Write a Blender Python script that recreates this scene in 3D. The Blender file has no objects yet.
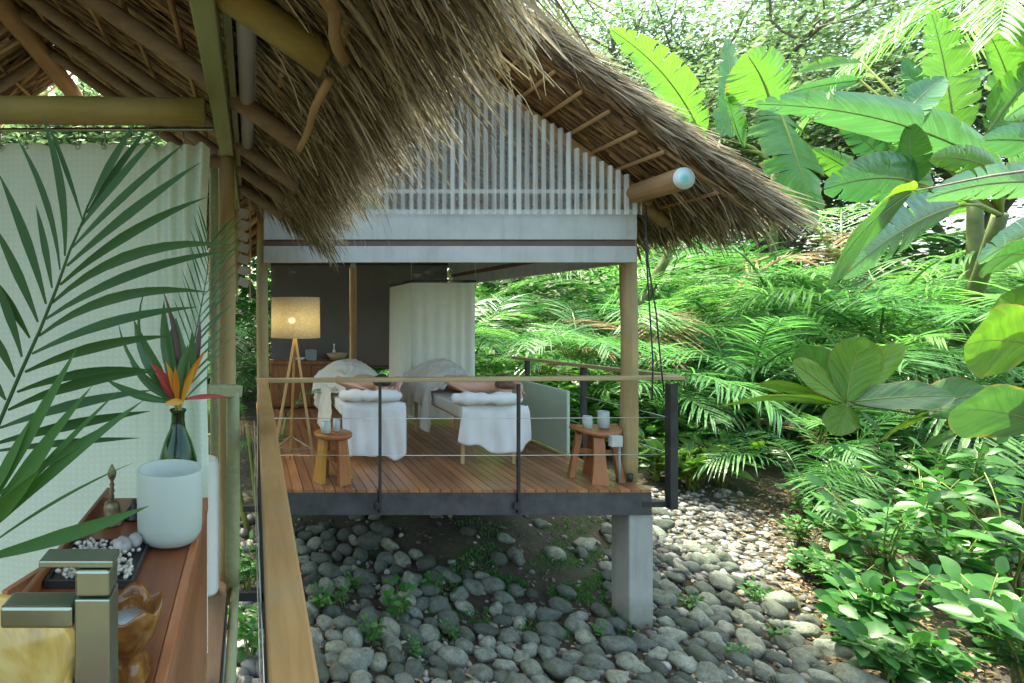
import bpy, bmesh, math, random
from math import sin, cos, pi, radians, sqrt
from mathutils import Vector, Matrix, Quaternion, noise
random.seed(7)
RND = random.Random(11)
scene = bpy.context.scene
COL = scene.collection
# ------------------------------------------------------------------ camera, sky, sun, exposure
W, H = 1024, 683
F, CX, CY, EYE = 540.0, 250.0, 312.0, 1.55
cam_d = bpy.data.cameras.new("camera")
cam = bpy.data.objects.new("camera", cam_d); COL.objects.link(cam)
cam.location = (0, 0, EYE); cam.rotation_euler = (radians(90), 0, 0)
cam_d.sensor_fit = 'HORIZONTAL'; cam_d.sensor_width = 36.0
cam_d.lens = F / W * 36.0
cam_d.shift_x = (W / 2 - CX) / W
cam_d.shift_y = -(H / 2 - CY) / W
cam_d.clip_start = 0.05; cam_d.clip_end = 500
scene.camera = cam
SUN_EL, SUN_AZ = radians(66), radians(-24)
world = bpy.data.worlds.new("World"); scene.world = world; world.use_nodes = True
wn = world.node_tree.nodes; wl = world.node_tree.links
bg = wn["Background"]; bg.inputs[1].default_value = 0.15
sky = wn.new("ShaderNodeTexSky"); sky.sky_type = 'NISHITA'; sky.sun_disc = False
sky.sun_elevation = SUN_EL; sky.sun_rotation = SUN_AZ
sky.air_density = 1.0; sky.dust_density = 6.0; sky.ozone_density = 1.0
wl.new(sky.outputs[0], bg.inputs[0])
sun_d = bpy.data.lights.new("sun", 'SUN'); sun_d.energy = 2.45; sun_d.angle = radians(0.5); sun_d.color = (1.0, 0.95, 0.86)
sun = bpy.data.objects.new("sun", sun_d); COL.objects.link(sun)
sdir = Vector((cos(SUN_EL) * sin(SUN_AZ), cos(SUN_EL) * cos(SUN_AZ), sin(SUN_EL)))
sun.rotation_euler = sdir.to_track_quat('Z', 'Y').to_euler(); sun.location = sdir * 40
vs = scene.view_settings
scene.display_settings.display_device = 'sRGB'
vs.view_transform = 'Standard'; vs.look = 'None'; vs.gamma = 1.0; vs.exposure = 2.6
vs.use_white_balance = True; vs.white_balance_temperature = 7100; vs.white_balance_tint = -8
try: vs.use_curve_mapping = False
except Exception: pass
scene.render.engine = 'CYCLES'
cy = scene.cycles
cy.max_bounces = 7; cy.diffuse_bounces = 4; cy.glossy_bounces = 3; cy.transmission_bounces = 6; cy.transparent_max_bounces = 10
cy.caustics_reflective = False; cy.caustics_refractive = False; cy.sample_clamp_indirect = 6.0
cy.use_denoising = True
try: cy.denoiser = 'OPENIMAGEDENOISE'
except Exception: pass

# ------------------------------------------------------------------ helpers
def P(px, py, Y):
    """point of the place seen at pixel (px, py) at depth Y metres"""
    return Vector(((px - CX) / F * Y, Y, EYE - (py - CY) / F * Y))
def V(*a): return Vector(a)

class MB:
    def __init__(s): s.v = []; s.f = []; s.uv = []
    def add(s, vs_, fs_):
        o = len(s.v); s.v.extend([tuple(p) for p in vs_]); s.f.extend([tuple(i + o for i in f) for f in fs_])
    def box(s, c, size, rot=None):
        c = Vector(c); hx, hy, hz = [d / 2 for d in size]
        pts = [Vector((x, y, z)) for x in (-hx, hx) for y in (-hy, hy) for z in (-hz, hz)]
        if rot is not None: pts = [rot @ p for p in pts]
        s.add([p + c for p in pts], [(0,1,3,2),(4,6,7,5),(0,4,5,1),(2,3,7,6),(0,2,6,4),(1,5,7,3)])
    def beam(s, a, b, w, h, up=(0,0,1)):
        """box bar from a to b; w across, h along up"""
        a, b = Vector(a), Vector(b); t = (b - a); L = t.length; t.normalize()
        u = Vector(up); side = t.cross(u).normalized(); u = side.cross(t).normalized()
        rot = Matrix((side, t, u)).transposed()
        s.box((a + b) / 2, (w, L, h), rot)
    def tube(s, pts, rad, n=8, cap=True):
        pts = [Vector(p) for p in pts]; m = len(pts)
        if not isinstance(rad, (list, tuple)): rad = [rad] * m
        t0 = (pts[1] - pts[0]).normalized()
        ref = Vector((0,0,1)) if abs(t0.z) < .9 else Vector((1,0,0))
        x = t0.cross(ref).normalized(); rings = []
        for i, p in enumerate(pts):
            t = (pts[min(i+1, m-1)] - pts[max(i-1, 0)]).normalized()
            x = (x - t * x.dot(t)).normalized(); y = t.cross(x)
            rings.append([p + (x * cos(2*pi*k/n) + y * sin(2*pi*k/n)) * rad[i] for k in range(n)])
        fs = []
        for i in range(m - 1):
            for k in range(n):
                fs.append((i*n+k, i*n+(k+1)%n, (i+1)*n+(k+1)%n, (i+1)*n+k))
        if cap: fs.append(tuple(range(n-1, -1, -1))); fs.append(tuple((m-1)*n+k for k in range(n)))
        s.add([p for r in rings for p in r], fs)
    def log(s, a, b, r0, r1, seed=0, n=10, seg=8, wob=.12):
        """a slightly crooked pole"""
        a, b = Vector(a), Vector(b); rr = random.Random(seed); L = (b-a).length
        t = (b-a).normalized(); ref = Vector((0,0,1)) if abs(t.z) < .9 else Vector((1,0,0))
        x = t.cross(ref).normalized(); y = t.cross(x)
        pts, rad = [], []
        ph = rr.random()*6, rr.random()*6
        for i in range(seg+1):
            k = i/seg; e = sin(pi*k)
            pts.append(a.lerp(b, k) + x*(sin(ph[0]+k*5)*wob*r0*e) + y*(sin(ph[1]+k*4)*wob*r0*e))
            rad.append((r0+(r1-r0)*k)*(1+rr.uniform(-.05,.05)))
        s.tube(pts, rad, n)
    def lathe(s, c, prof, n=32, cap=True):
        c = Vector(c); m = len(prof); vs_ = []
        for (r, z) in prof:
            for k in range(n): vs_.append(c + Vector((r*cos(2*pi*k/n), r*sin(2*pi*k/n), z)))
        fs = []
        for i in range(m-1):
            for k in range(n): fs.append((i*n+k, i*n+(k+1)%n, (i+1)*n+(k+1)%n, (i+1)*n+k))
        if cap:
            if prof[0][0] > 1e-5: fs.append(tuple(range(n-1,-1,-1)))
            if prof[-1][0] > 1e-5: fs.append(tuple((m-1)*n+k for k in range(n)))
        s.add(vs_, fs)
    def grid(s, fn, nu, nv):
        vs_ = [fn(i/nu, j/nv) for j in range(nv+1) for i in range(nu+1)]
        w = nu+1
        s.add(vs_, [(j*w+i, j*w+i+1, (j+1)*w+i+1, (j+1)*w+i) for j in range(nv) for i in range(nu)])
    def strip(s, pts, widths, side):
        """ribbon along pts; side = direction(s) of its width"""
        vs_ = []
        for i, p in enumerate(pts):
            sd = side[i] if isinstance(side, list) else side
            vs_ += [p - sd*widths[i]/2, p + sd*widths[i]/2]
        s.add(vs_, [(2*i, 2*i+1, 2*i+3, 2*i+2) for i in range(len(pts)-1)])
    def build(s, name, mat, parent=None, origin=None, smooth=True, bevel=0, solid=0, subd=0):
        o_ = origin if origin is not None else (ORG.get(parent.name) if parent is not None else None)
        if o_ is None: o_ = Vector((0,0,0))
        me = bpy.data.meshes.new(name)
        me.from_pydata([(p[0]-o_[0], p[1]-o_[1], p[2]-o_[2]) for p in s.v], [], s.f)
        if smooth: me.polygons.foreach_set("use_smooth", [True]*len(me.polygons))
        me.update()
        ob = bpy.data.objects.new(name, me); COL.objects.link(ob)
        if len(s.uv) == len(s.v) and s.uv:
            ul = me.uv_layers.new(name='UVMap'); vi = [0]*len(me.loops); me.loops.foreach_get("vertex_index", vi)
            ul.data.foreach_set("uv", [c for i in vi for c in s.uv[i]])
        if mat: me.materials.append(mat)
        if parent is not None: ob.parent = parent
        else: ob.location = o_
        ORG[ob.name] = Vector(o_)
        if solid:
            m = ob.modifiers.new("thick", 'SOLIDIFY'); m.thickness = solid; m.offset = 0
        if bevel:
            m = ob.modifiers.new("edge", 'BEVEL'); m.width = bevel; m.segments = 2; m.limit_method = 'ANGLE'; m.angle_limit = radians(40)
            if smooth: me.polygons.foreach_set("use_smooth", [False]*len(me.polygons))
        if subd:
            m = ob.modifiers.new("smooth", 'SUBSURF'); m.levels = subd; m.render_levels = subd
        return ob
ORG = {}
def tag(o, label=None, cat=None, group=None, kind=None):
    if label: o["label"] = label
    if cat: o["category"] = cat
    if group: o["group"] = group
    if kind: o["kind"] = kind
    return o
def thing(name, loc, label, cat, group=None):
    o = bpy.data.objects.new(name, None); COL.objects.link(o); o.location = loc
    o.empty_display_size = .1; ORG[o.name] = Vector(loc)
    return tag(o, label, cat, group)
def copy_tree(o, parent=None):
    c = o.copy(); COL.objects.link(c); c.parent = parent
    for ch in list(o.children): copy_tree(ch, c)
    return c

# ------------------------------------------------------------------ materials
def new_mat(name):
    m = bpy.data.materials.new(name); m.use_nodes = True
    nt = m.node_tree; b = nt.nodes["Principled BSDF"]; return m, nt, b
def ramp(nt, fac, stops):
    r = nt.nodes.new("ShaderNodeValToRGB"); e = r.color_ramp.elements
    while len(e) < len(stops): e.new(.5)
    for el, (p, c) in zip(e, stops): el.position = p; el.color = (*c, 1)
    nt.links.new(fac, r.inputs[0]); return r.outputs[0]
def coords(nt, scale=(1,1,1), rot=(0,0,0)):
    tc = nt.nodes.new("ShaderNodeTexCoord"); mp = nt.nodes.new("ShaderNodeMapping")
    mp.inputs["Scale"].default_value = scale; mp.inputs["Rotation"].default_value = rot
    nt.links.new(tc.outputs["Object"], mp.inputs[0]); return mp.outputs[0]
def noise_tex(nt, vec, scale, detail=5, rough=.6, dist=0):
    n = nt.nodes.new("ShaderNodeTexNoise"); n.inputs["Scale"].default_value = scale; n.inputs["Detail"].default_value = detail
    n.inputs["Roughness"].default_value = rough; n.inputs["Distortion"].default_value = dist
    nt.links.new(vec, n.inputs["Vector"]); return n.outputs[0]
def mixc(nt, fac, a, b, mode='MIX'):
    m = nt.nodes.new("ShaderNodeMix"); m.data_type = 'RGBA'; m.blend_type = mode
    for s_, val in ((m.inputs[0], fac), (m.inputs[6], a), (m.inputs[7], b)):
        if isinstance(val, (int, float)): s_.default_value = val
        elif isinstance(val, tuple): s_.default_value = (*val, 1)
        else: nt.links.new(val, s_)
    return m.outputs[2]
def bump(nt, b, hgt, strength=.3, dist=.01):
    n = nt.nodes.new("ShaderNodeBump"); n.inputs["Strength"].default_value = strength; n.inputs["Distance"].default_value = dist
    nt.links.new(hgt, n.inputs["Height"]); nt.links.new(n.outputs[0], b.inputs["Normal"])
def island(nt):
    g = nt.nodes.new("ShaderNodeNewGeometry"); return g.outputs["Random Per Island"]
def objrand(nt):
    g = nt.nodes.new("ShaderNodeObjectInfo"); return g.outputs["Random"]

def wood(name, dark, light, axis='Y', rough=.5, fine=1.0, isl=0.0, stain=None, rot=(0,0,0)):
    m, nt, b = new_mat(name)
    sc = {'X': (1.2,16,16), 'Y': (16,1.2,16), 'Z': (16,16,1.2)}[axis]
    vec = coords(nt, sc, rot)
    n1 = noise_tex(nt, vec, 1.6*fine, 7, .62, .6)
    c = ramp(nt, n1, [(.28, dark), (.72, light)])
    n2 = noise_tex(nt, coords(nt), 2.3, 4)
    c = mixc(nt, .35, c, ramp(nt, n2, [(.35, dark), (.65, light)]), 'MIX')
    if isl:
        mul = ramp(nt, island(nt), [(0, (1-isl,)*3), (1, (1+isl*.6, 1+isl*.5, 1+isl*.45))])
        c = mixc(nt, 1.0, c, mul, 'MULTIPLY')
    if stain:
        n3 = noise_tex(nt, coords(nt), 1.1, 6, .7)
        c = mixc(nt, ramp(nt, n3, [(.48, (0,0,0)), (.66, (1,1,1))]), c, stain)
    nt.links.new(c, b.inputs["Base Color"]); b.inputs["Roughness"].default_value = rough
    bump(nt, b, n1, .25, .004); return m
def plain(name, c, rough=.5, metal=0.0, var=.12, scale=6, bmp=.0, trans=0):
    m, nt, b = new_mat(name)
    n = noise_tex(nt, coords(nt), scale, 6, .65)
    d = tuple(x*(1-var) for x in c); l = tuple(min(1, x*(1+var)) for x in c)
    nt.links.new(ramp(nt, n, [(.3, d), (.7, l)]), b.inputs["Base Color"])
    b.inputs["Roughness"].default_value = rough; b.inputs["Metallic"].default_value = metal
    if bmp: bump(nt, b, n, bmp, .01)
    return m
def leafmat(name, dark, light, trans=.4, rough=.35, tcol=None, per='island', vein=0):
    m, nt, b = new_mat(name)
    src = island(nt) if per == 'island' else objrand(nt)
    n = noise_tex(nt, coords(nt), 3.0, 3)
    f = mixc(nt, .5, src, n)
    c = ramp(nt, f, [(.22, dark), (.78, light)])
    nt.links.new(c, b.inputs["Base Color"]); b.inputs["Roughness"].default_value = rough
    tr = nt.nodes.new("ShaderNodeBsdfTranslucent")
    tc = mixc(nt, 1.0, c, tcol or (1.15, 1.5, .85), 'MULTIPLY'); nt.links.new(tc, tr.inputs[0])
    mx = nt.nodes.new("ShaderNodeMixShader"); mx.inputs[0].default_value = trans
    nt.links.new(b.outputs[0], mx.inputs[1]); nt.links.new(tr.outputs[0], mx.inputs[2])
    nt.links.new(mx.outputs[0], nt.nodes["Material Output"].inputs[0])
    if vein:
        w = nt.nodes.new("ShaderNodeTexNoise"); w.inputs["Scale"].default_value = vein
        nt.links.new(coords(nt, (1,1,6)), w.inputs["Vector"]); bump(nt, b, w.outputs[0], .15, .01)
    return m
def veined(name, dark, light, trans, rough, tcol, n_vein, edge=.0, skew=.12, streak=(.0,)):
    """large leaf with side veins, slight mottling and dry margins; uv = (along rib, across)"""
    m, nt, b = new_mat(name)
    uv = nt.nodes.new("ShaderNodeUVMap"); sp = nt.nodes.new("ShaderNodeSeparateXYZ"); nt.links.new(uv.outputs[0], sp.inputs[0])
    def mth(op, a, c=None):
        n = nt.nodes.new("ShaderNodeMath"); n.operation = op
        for i_, val in enumerate((a, c)):
            if val is None: continue
            if isinstance(val, (int, float)): n.inputs[i_].default_value = val
            else: nt.links.new(val, n.inputs[i_])
        return n.outputs[0]
    ab = mth('ABSOLUTE', sp.outputs[1]); al_ = mth('SUBTRACT', sp.outputs[0], mth('MULTIPLY', ab, skew))
    cv = nt.nodes.new("ShaderNodeCombineXYZ"); nt.links.new(mth('MULTIPLY', al_, n_vein), cv.inputs[0]); nt.links.new(mth('MULTIPLY', sp.outputs[1], .6), cv.inputs[1])
    vn = noise_tex(nt, cv.outputs[0], 1.0, 3, .5)
    src = objrand(nt); n = noise_tex(nt, coords(nt), 4.0, 5, .65)
    f = mixc(nt, .45, src, n); c = ramp(nt, f, [(.25, dark), (.75, light)])
    c = mixc(nt, .8, c, ramp(nt, vn, [(.35,(.72,.76,.66)), (.65,(1.2,1.18,1.15))]), 'MULTIPLY')
    if edge:
        e_ = mth('ADD', ab, mth('MULTIPLY', mth('SUBTRACT', noise_tex(nt, coords(nt), 9, 4), .5), .5))
        c = mixc(nt, ramp(nt, e_, [(edge,(0,0,0)), (edge+.12,(.8,.8,.8))]), c, (.20,.15,.05))
    nt.links.new(c, b.inputs["Base Color"]); b.inputs["Roughness"].default_value = rough
    bump(nt, b, vn, .35, .01)
    tr = nt.nodes.new("ShaderNodeBsdfTranslucent"); nt.links.new(mixc(nt, 1.0, c, tcol, 'MULTIPLY'), tr.inputs[0])
    mx = nt.nodes.new("ShaderNodeMixShader"); mx.inputs[0].default_value = trans
    nt.links.new(b.outputs[0], mx.inputs[1]); nt.links.new(tr.outputs[0], mx.inputs[2])
    nt.links.new(mx.outputs[0], nt.nodes["Material Output"].inputs[0]); return m
def thatchmat(name, stops, rough=.8):
    m, nt, b = new_mat(name)
    c = ramp(nt, island(nt), stops)
    n = noise_tex(nt, coords(nt), 5, 5)
    c = mixc(nt, .5, c, ramp(nt, n, [(.3, (.45,.45,.45)), (.7, (1,1,1))]), 'MULTIPLY')
    nt.links.new(c, b.inputs["Base Color"]); b.inputs["Roughness"].default_value = rough
    tr = nt.nodes.new("ShaderNodeBsdfTranslucent"); nt.links.new(c, tr.inputs[0])
    mx = nt.nodes.new("ShaderNodeMixShader"); mx.inputs[0].default_value = .22
    nt.links.new(b.outputs[0], mx.inputs[1]); nt.links.new(tr.outputs[0], mx.inputs[2])
    nt.links.new(mx.outputs[0], nt.nodes["Material Output"].inputs[0])
    return m
def clothmat(name, c, trans=.25, weave=0, rough=.9):
    m, nt, b = new_mat(name)
    n = noise_tex(nt, coords(nt), 4, 4)
    cc = ramp(nt, n, [(.3, tuple(x*.94 for x in c)), (.7, c)])
    nt.links.new(cc, b.inputs["Base Color"]); b.inputs["Roughness"].default_value = rough
    if weave == 900:
        hs = []
        for ax in ('X','Z'):
            w = nt.nodes.new("ShaderNodeTexWave"); w.bands_direction = ax; w.inputs["Scale"].default_value = 12.5; w.inputs["Distortion"].default_value = .3
            nt.links.new(coords(nt), w.inputs["Vector"]); hs.append(w.outputs["Fac"])
        mm = nt.nodes.new("ShaderNodeMath"); mm.operation = 'MULTIPLY'; nt.links.new(hs[0], mm.inputs[0]); nt.links.new(hs[1], mm.inputs[1])
        cc = mixc(nt, .5, cc, ramp(nt, mm.outputs[0], [(.1,(.89,.90,.89)), (.6,(1,1,1))]), 'MULTIPLY'); nt.links.new(cc, b.inputs["Base Color"])
        bump(nt, b, mm.outputs[0], .5, .004)
    elif weave:
        ck = nt.nodes.new("ShaderNodeTexChecker"); ck.inputs["Scale"].default_value = weave
        nt.links.new(coords(nt), ck.inputs["Vector"]); bump(nt, b, ck.outputs["Fac"], .35, .002)
    tr = nt.nodes.new("ShaderNodeBsdfTranslucent"); nt.links.new(cc, tr.inputs[0])
    mx = nt.nodes.new("ShaderNodeMixShader"); mx.inputs[0].default_value = trans
    nt.links.new(b.outputs[0], mx.inputs[1]); nt.links.new(tr.outputs[0], mx.inputs[2])
    nt.links.new(mx.outputs[0], nt.nodes["Material Output"].inputs[0])
    return m
def glassmat(name, c, rough=.05, clear=.0):
    """thin glass that lets light through without caustics"""
    m, nt, b = new_mat(name)
    b.inputs["Base Color"].default_value = (*c, 1); b.inputs["Roughness"].default_value = rough
    b.inputs["Transmission Weight"].default_value = 1.0; b.inputs["IOR"].default_value = 1.45
    return m
def veilmat(name, c, clear=.3, rough=.4, gloss=True):
    m, nt, b = new_mat(name)
    b.inputs["Base Color"].default_value = (*c, 1); b.inputs["Roughness"].default_value = rough
    tp = nt.nodes.new("ShaderNodeBsdfTransparent")
    mx = nt.nodes.new("ShaderNodeMixShader"); mx.inputs[0].default_value = clear
    nt.links.new(b.outputs[0], mx.inputs[1]); nt.links.new(tp.outputs[0], mx.inputs[2])
    nt.links.new(mx.outputs[0], nt.nodes["Material Output"].inputs[0])
    return m

M = {}
M['deck'] = wood('deck_wood', (.19,.080,.036), (.40,.195,.095), 'Y', .34, 1, .3)
M['near_floor'] = wood('floor_wood', (.16,.085,.045), (.33,.19,.10), 'Y', .55, 1, .3)
M['rail_top'] = wood('rail_wood', (.25,.140,.050), (.44,.27,.105), 'Y', .5, 1.2, .12, (.27,.21,.12))
M['rail_x'] = wood('front_rail_wood', (.25,.19,.09), (.42,.33,.17), 'X', .5, 1.2)
M['counter'] = wood('counter_wood', (.11,.032,.012), (.25,.088,.033), 'Y', .36, 1.2)
M['counter_front'] = wood('counter_front_wood', (.24,.085,.034), (.44,.18,.075), 'Y', .35, 1.2)
M['log'] = wood('log_wood', (.17,.105,.05), (.40,.27,.12), 'Y', .7, .8, 0, (.13,.09,.05))
M['log_z'] = wood('post_wood', (.25,.18,.085), (.47,.35,.165), 'Z', .65, .8, 0, (.26,.22,.13))
M['log_dark'] = wood('dark_log_wood', (.145,.105,.07), (.32,.245,.165), 'X', .75, .8, .2)
M['log_green'] = wood('mossy_log_wood', (.17,.14,.04), (.33,.26,.08), 'X', .7, .8, 0, (.14,.16,.06))
M['ridge'] = wood('ridge_wood', (.20,.115,.05), (.38,.235,.12), 'Y', .7, .8)
M['stick'] = wood('stick_wood', (.22,.13,.06), (.48,.33,.17), 'Y', .7, 1, .3)
M['bamboo'] = wood('green_timber', (.19,.21,.11), (.33,.36,.20), 'Y', .6, 1, .15, (.25,.24,.15))
M['plate_green'] = wood('painted_plate', (.22,.26,.11), (.33,.38,.18), 'Y', .5, .8, .1, (.27,.30,.15))
M['cab'] = wood('cabinet_wood', (.17,.065,.022), (.34,.15,.055), 'Z', .4, 1, .15)
M['stool_red'] = wood('stool_wood_red', (.24,.085,.028), (.42,.17,.06), 'Z', .38, 1, .15)
M['stool_gold'] = wood('stool_wood_gold', (.32,.15,.02), (.50,.26,.045), 'Z', .38, 1, .2)
M['lampleg'] = wood('lamp_leg_wood', (.34,.19,.06), (.55,.34,.13), 'Z', .4)
M['tableleg'] = wood('pale_leg_wood', (.45,.30,.14), (.62,.45,.24), 'Z', .45)
M['steel'] = plain('black_steel', (.028,.030,.034), .5, .2, .4, 9, .15)
M['edge'] = plain('charcoal_edge', (.045,.047,.052), .6, .0, .5, 5, .3)
M['cable'] = plain('steel_cable', (.55,.55,.55), .35, .9, .1)
def stained(name, c, dirt, amt, zdirt=None, rough=.6):
    m, nt, b = new_mat(name)
    n1 = noise_tex(nt, coords(nt), 3.5, 6, .65); n2 = noise_tex(nt, coords(nt, (7,7,.7)), 1.5, 6, .7); n3 = noise_tex(nt, coords(nt), 1.3, 5, .7)
    cc = ramp(nt, n1, [(.3, tuple(x*.86 for x in c)), (.7, tuple(x*1.08 for x in c))])
    cc = mixc(nt, ramp(nt, n2, [(.50,(0,)*3), (.72,(amt,)*3)]), cc, dirt)
    cc = mixc(nt, ramp(nt, n3, [(.55,(0,)*3), (.75,(amt*.8,)*3)]), cc, dirt)
    if zdirt:
        sp = nt.nodes.new("ShaderNodeSeparateXYZ"); nt.links.new(coords(nt), sp.inputs[0])
        mr = nt.nodes.new("ShaderNodeMapRange"); mr.inputs[1].default_value = zdirt[0]; mr.inputs[2].default_value = zdirt[1]; mr.inputs[3].default_value = 1; mr.inputs[4].default_value = 0
        nt.links.new(sp.outputs[2], mr.inputs[0]); mm = nt.nodes.new("ShaderNodeMath"); mm.operation = 'MULTIPLY'; nt.links.new(mr.outputs[0], mm.inputs[0]); nt.links.new(n1, mm.inputs[1])
        cc = mixc(nt, ramp(nt, mm.outputs[0], [(.18,(0,)*3), (.5,(.85,)*3)]), cc, zdirt[2])
    nt.links.new(cc, b.inputs["Base Color"]); b.inputs["Roughness"].default_value = rough; bump(nt, b, n1, .15, .006); return m
M['white_wood'] = stained('pale_band', (.40,.42,.42), (.20,.20,.17), .45)
M['brown_gap'] = plain('brown_track', (.10,.055,.045), .6, 0, .2, 4)
M['white_paint'] = plain('white_paint', (.72,.74,.72), .5, 0, .05, 3)
M['green_panel'] = plain('pale_green_panel', (.50,.63,.53), .5, 0, .05, 2)
M['pipe'] = plain('grey_pipe', (.36,.36,.37), .5, 0, .08, 4)
M['screen'] = veilmat('screen_mesh', (.14,.128,.122), .12, .85)
M['curtain'] = clothmat('white_curtain', (.70,.81,.71), .35, 900)  # pale green in the base colour stands in for light bounced off greenery
M['cubicle'] = clothmat('cubicle_curtain', (.86,.88,.86), .3, 0)
M['sheet'] = clothmat('white_sheet', (.80,.81,.84), .15, 0)
M['blanket'] = clothmat('cream_blanket', (.82,.79,.73), .25, 0)
M['towel'] = clothmat('white_towel', (.80,.82,.85), .1, 120)
M['skin'] = plain('skin', (.62,.36,.27), .5, 0, .08, 9)
M['hair_dark'] = plain('dark_hair', (.025,.018,.018), .45, 0, .4, 40, .3)
M['hair_brown'] = plain('brown_hair', (.10,.05,.028), .45, 0, .4, 40, .3)
M['shade'] = None
def gable_mat():
    m, nt, b = new_mat('corrugated_clear')
    b.inputs["Base Color"].default_value = (.80,.84,.83,1); b.inputs["Roughness"].default_value = .15
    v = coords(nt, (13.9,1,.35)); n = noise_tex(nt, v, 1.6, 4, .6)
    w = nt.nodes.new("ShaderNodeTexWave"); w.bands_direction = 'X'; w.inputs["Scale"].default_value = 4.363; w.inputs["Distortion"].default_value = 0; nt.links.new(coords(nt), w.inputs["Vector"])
    rib = ramp(nt, w.outputs["Fac"], [(.50,(.76,)*3), (.88,(.12,)*3)])  # milky bands painted in place of the glints along each corrugation
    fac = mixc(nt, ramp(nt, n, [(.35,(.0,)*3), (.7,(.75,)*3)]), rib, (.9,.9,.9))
    tp = nt.nodes.new("ShaderNodeBsdfTransparent"); tl = nt.nodes.new("ShaderNodeBsdfTranslucent"); tl.inputs[0].default_value = (.8,.84,.83,1)
    m1 = nt.nodes.new("ShaderNodeMixShader"); m1.inputs[0].default_value = .3; nt.links.new(b.outputs[0], m1.inputs[1]); nt.links.new(tl.outputs[0], m1.inputs[2])
    mx = nt.nodes.new("ShaderNodeMixShader"); nt.links.new(fac, mx.inputs[0]); nt.links.new(m1.outputs[0], mx.inputs[1]); nt.links.new(tp.outputs[0], mx.inputs[2])
    nt.links.new(mx.outputs[0], nt.nodes["Material Output"].inputs[0]); return m
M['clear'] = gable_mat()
M['metal'] = plain('brushed_steel', (.30,.34,.28), .26, .9, .1, 12)
M['chrome'] = plain('chrome', (.6,.6,.6), .2, 1, .1)
M['bowl_white'] = clothmat('frosted_quartz', (.68,.74,.69), .45, 0, .45)
M['vase'] = glassmat('green_glass', (.05,.27,.08), .06)
M['bronze'] = plain('bronze', (.20,.16,.09), .4, .7, .4, 60, .3)
M['tray'] = plain('tray_black', (.025,.024,.024), .4, 0, .3, 8)
M['candle_glass'] = veilmat('candle_glass', (.55,.62,.62), .35, .1)
M['wax'] = plain('wax', (.75,.72,.62), .6)
M['darkwood'] = wood('dark_incense_wood', (.06,.03,.018), (.13,.06,.03), 'Y', .5)
M['thatch'] = thatchmat('thatch_dry', [(0,(0.124,0.073,0.040)), (.35,(0.277,0.183,0.101)), (.7,(0.480,0.328,0.187)), (1,(0.670,0.524,0.314))])
M['thatch_fr'] = thatchmat('thatch_fringe', [(0,(0.078,0.060,0.037)), (.3,(0.200,0.160,0.091)), (.65,(0.371,0.311,0.191)), (.9,(0.543,0.478,0.328)), (1,(0.785,0.724,0.657))])
M['thatch_top'] = thatchmat('thatch_weathered', [(0,(0.138,0.118,0.090)), (.4,(0.344,0.289,0.221)), (.8,(0.580,0.510,0.386)), (1,(0.758,0.690,0.552))])
M['thatch_core'] = plain('thatch_core', (.13,.075,.038), .9, 0, .5, 14, .4)
M['palm'] = leafmat('palm_leaf', (.055,.155,.06), (.165,.32,.13), .38, .22)
M['palm_b'] = leafmat('palm_leaf_bright', (.11,.24,.07), (.24,.40,.16), .42, .24)
M['palm_dark'] = leafmat('palm_leaf_dark', (.022,.075,.022), (.065,.16,.04), .3, .26)
M['banana_stem'] = plain('banana_stem', (.09,.115,.035), .6, 0, .35, 4)
M['red_dark'] = leafmat('dark_red_leaf', (.07,.03,.025), (.12,.05,.04), .25, .4)
M['palm_near'] = veined('palm_leaf_near', (.020,.070,.008), (.036,.115,.012), .30, .6, (1.4,1.5,.5), 5, .0, 0)
M['palm_near_b'] = veined('palm_leaf_near_light', (.035,.11,.010), (.06,.17,.02), .3, .55, (1.4,1.5,.5), 5, .0, 0)
M['dead_frond'] = leafmat('dead_frond', (.12,.075,.035), (.28,.19,.10), .2, .7, (1,1,1))
M['palm_stem'] = leafmat('palm_stem', (.12,.16,.03), (.26,.30,.07), .1, .45)
M['banana'] = veined('banana_leaf', (.07,.18,.035), (.15,.29,.07), .38, .27, (1.25,1.5,.75), 70, .97)
M['banana_blue'] = veined('banana_leaf_blue', (.06,.16,.07), (.13,.26,.14), .25, .22, (1.2,1.5,.85), 70, .98)
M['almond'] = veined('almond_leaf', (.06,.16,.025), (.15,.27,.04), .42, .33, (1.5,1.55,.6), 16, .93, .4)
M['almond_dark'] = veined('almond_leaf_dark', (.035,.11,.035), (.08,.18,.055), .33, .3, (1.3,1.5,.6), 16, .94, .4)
M['shrub'] = leafmat('shrub_leaf', (.025,.095,.022), (.085,.21,.05), .33, .38)
M['herb'] = leafmat('herb_leaf', (.03,.12,.025), (.09,.23,.05), .35, .45)
M['tree'] = leafmat('tree_leaf', (.08,.14,.075), (.20,.28,.16), .42, .5, (1.2,1.3,.95))
M['under'] = leafmat('undergrowth_leaf', (.04,.11,.03), (.13,.27,.07), .40, .28)
M['bark'] = plain('bark', (.21,.18,.145), .9, 0, .4, 8, .5)
M['moss'] = leafmat('moss', (.03,.09,.01), (.08,.18,.03), .2, .8)
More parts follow.
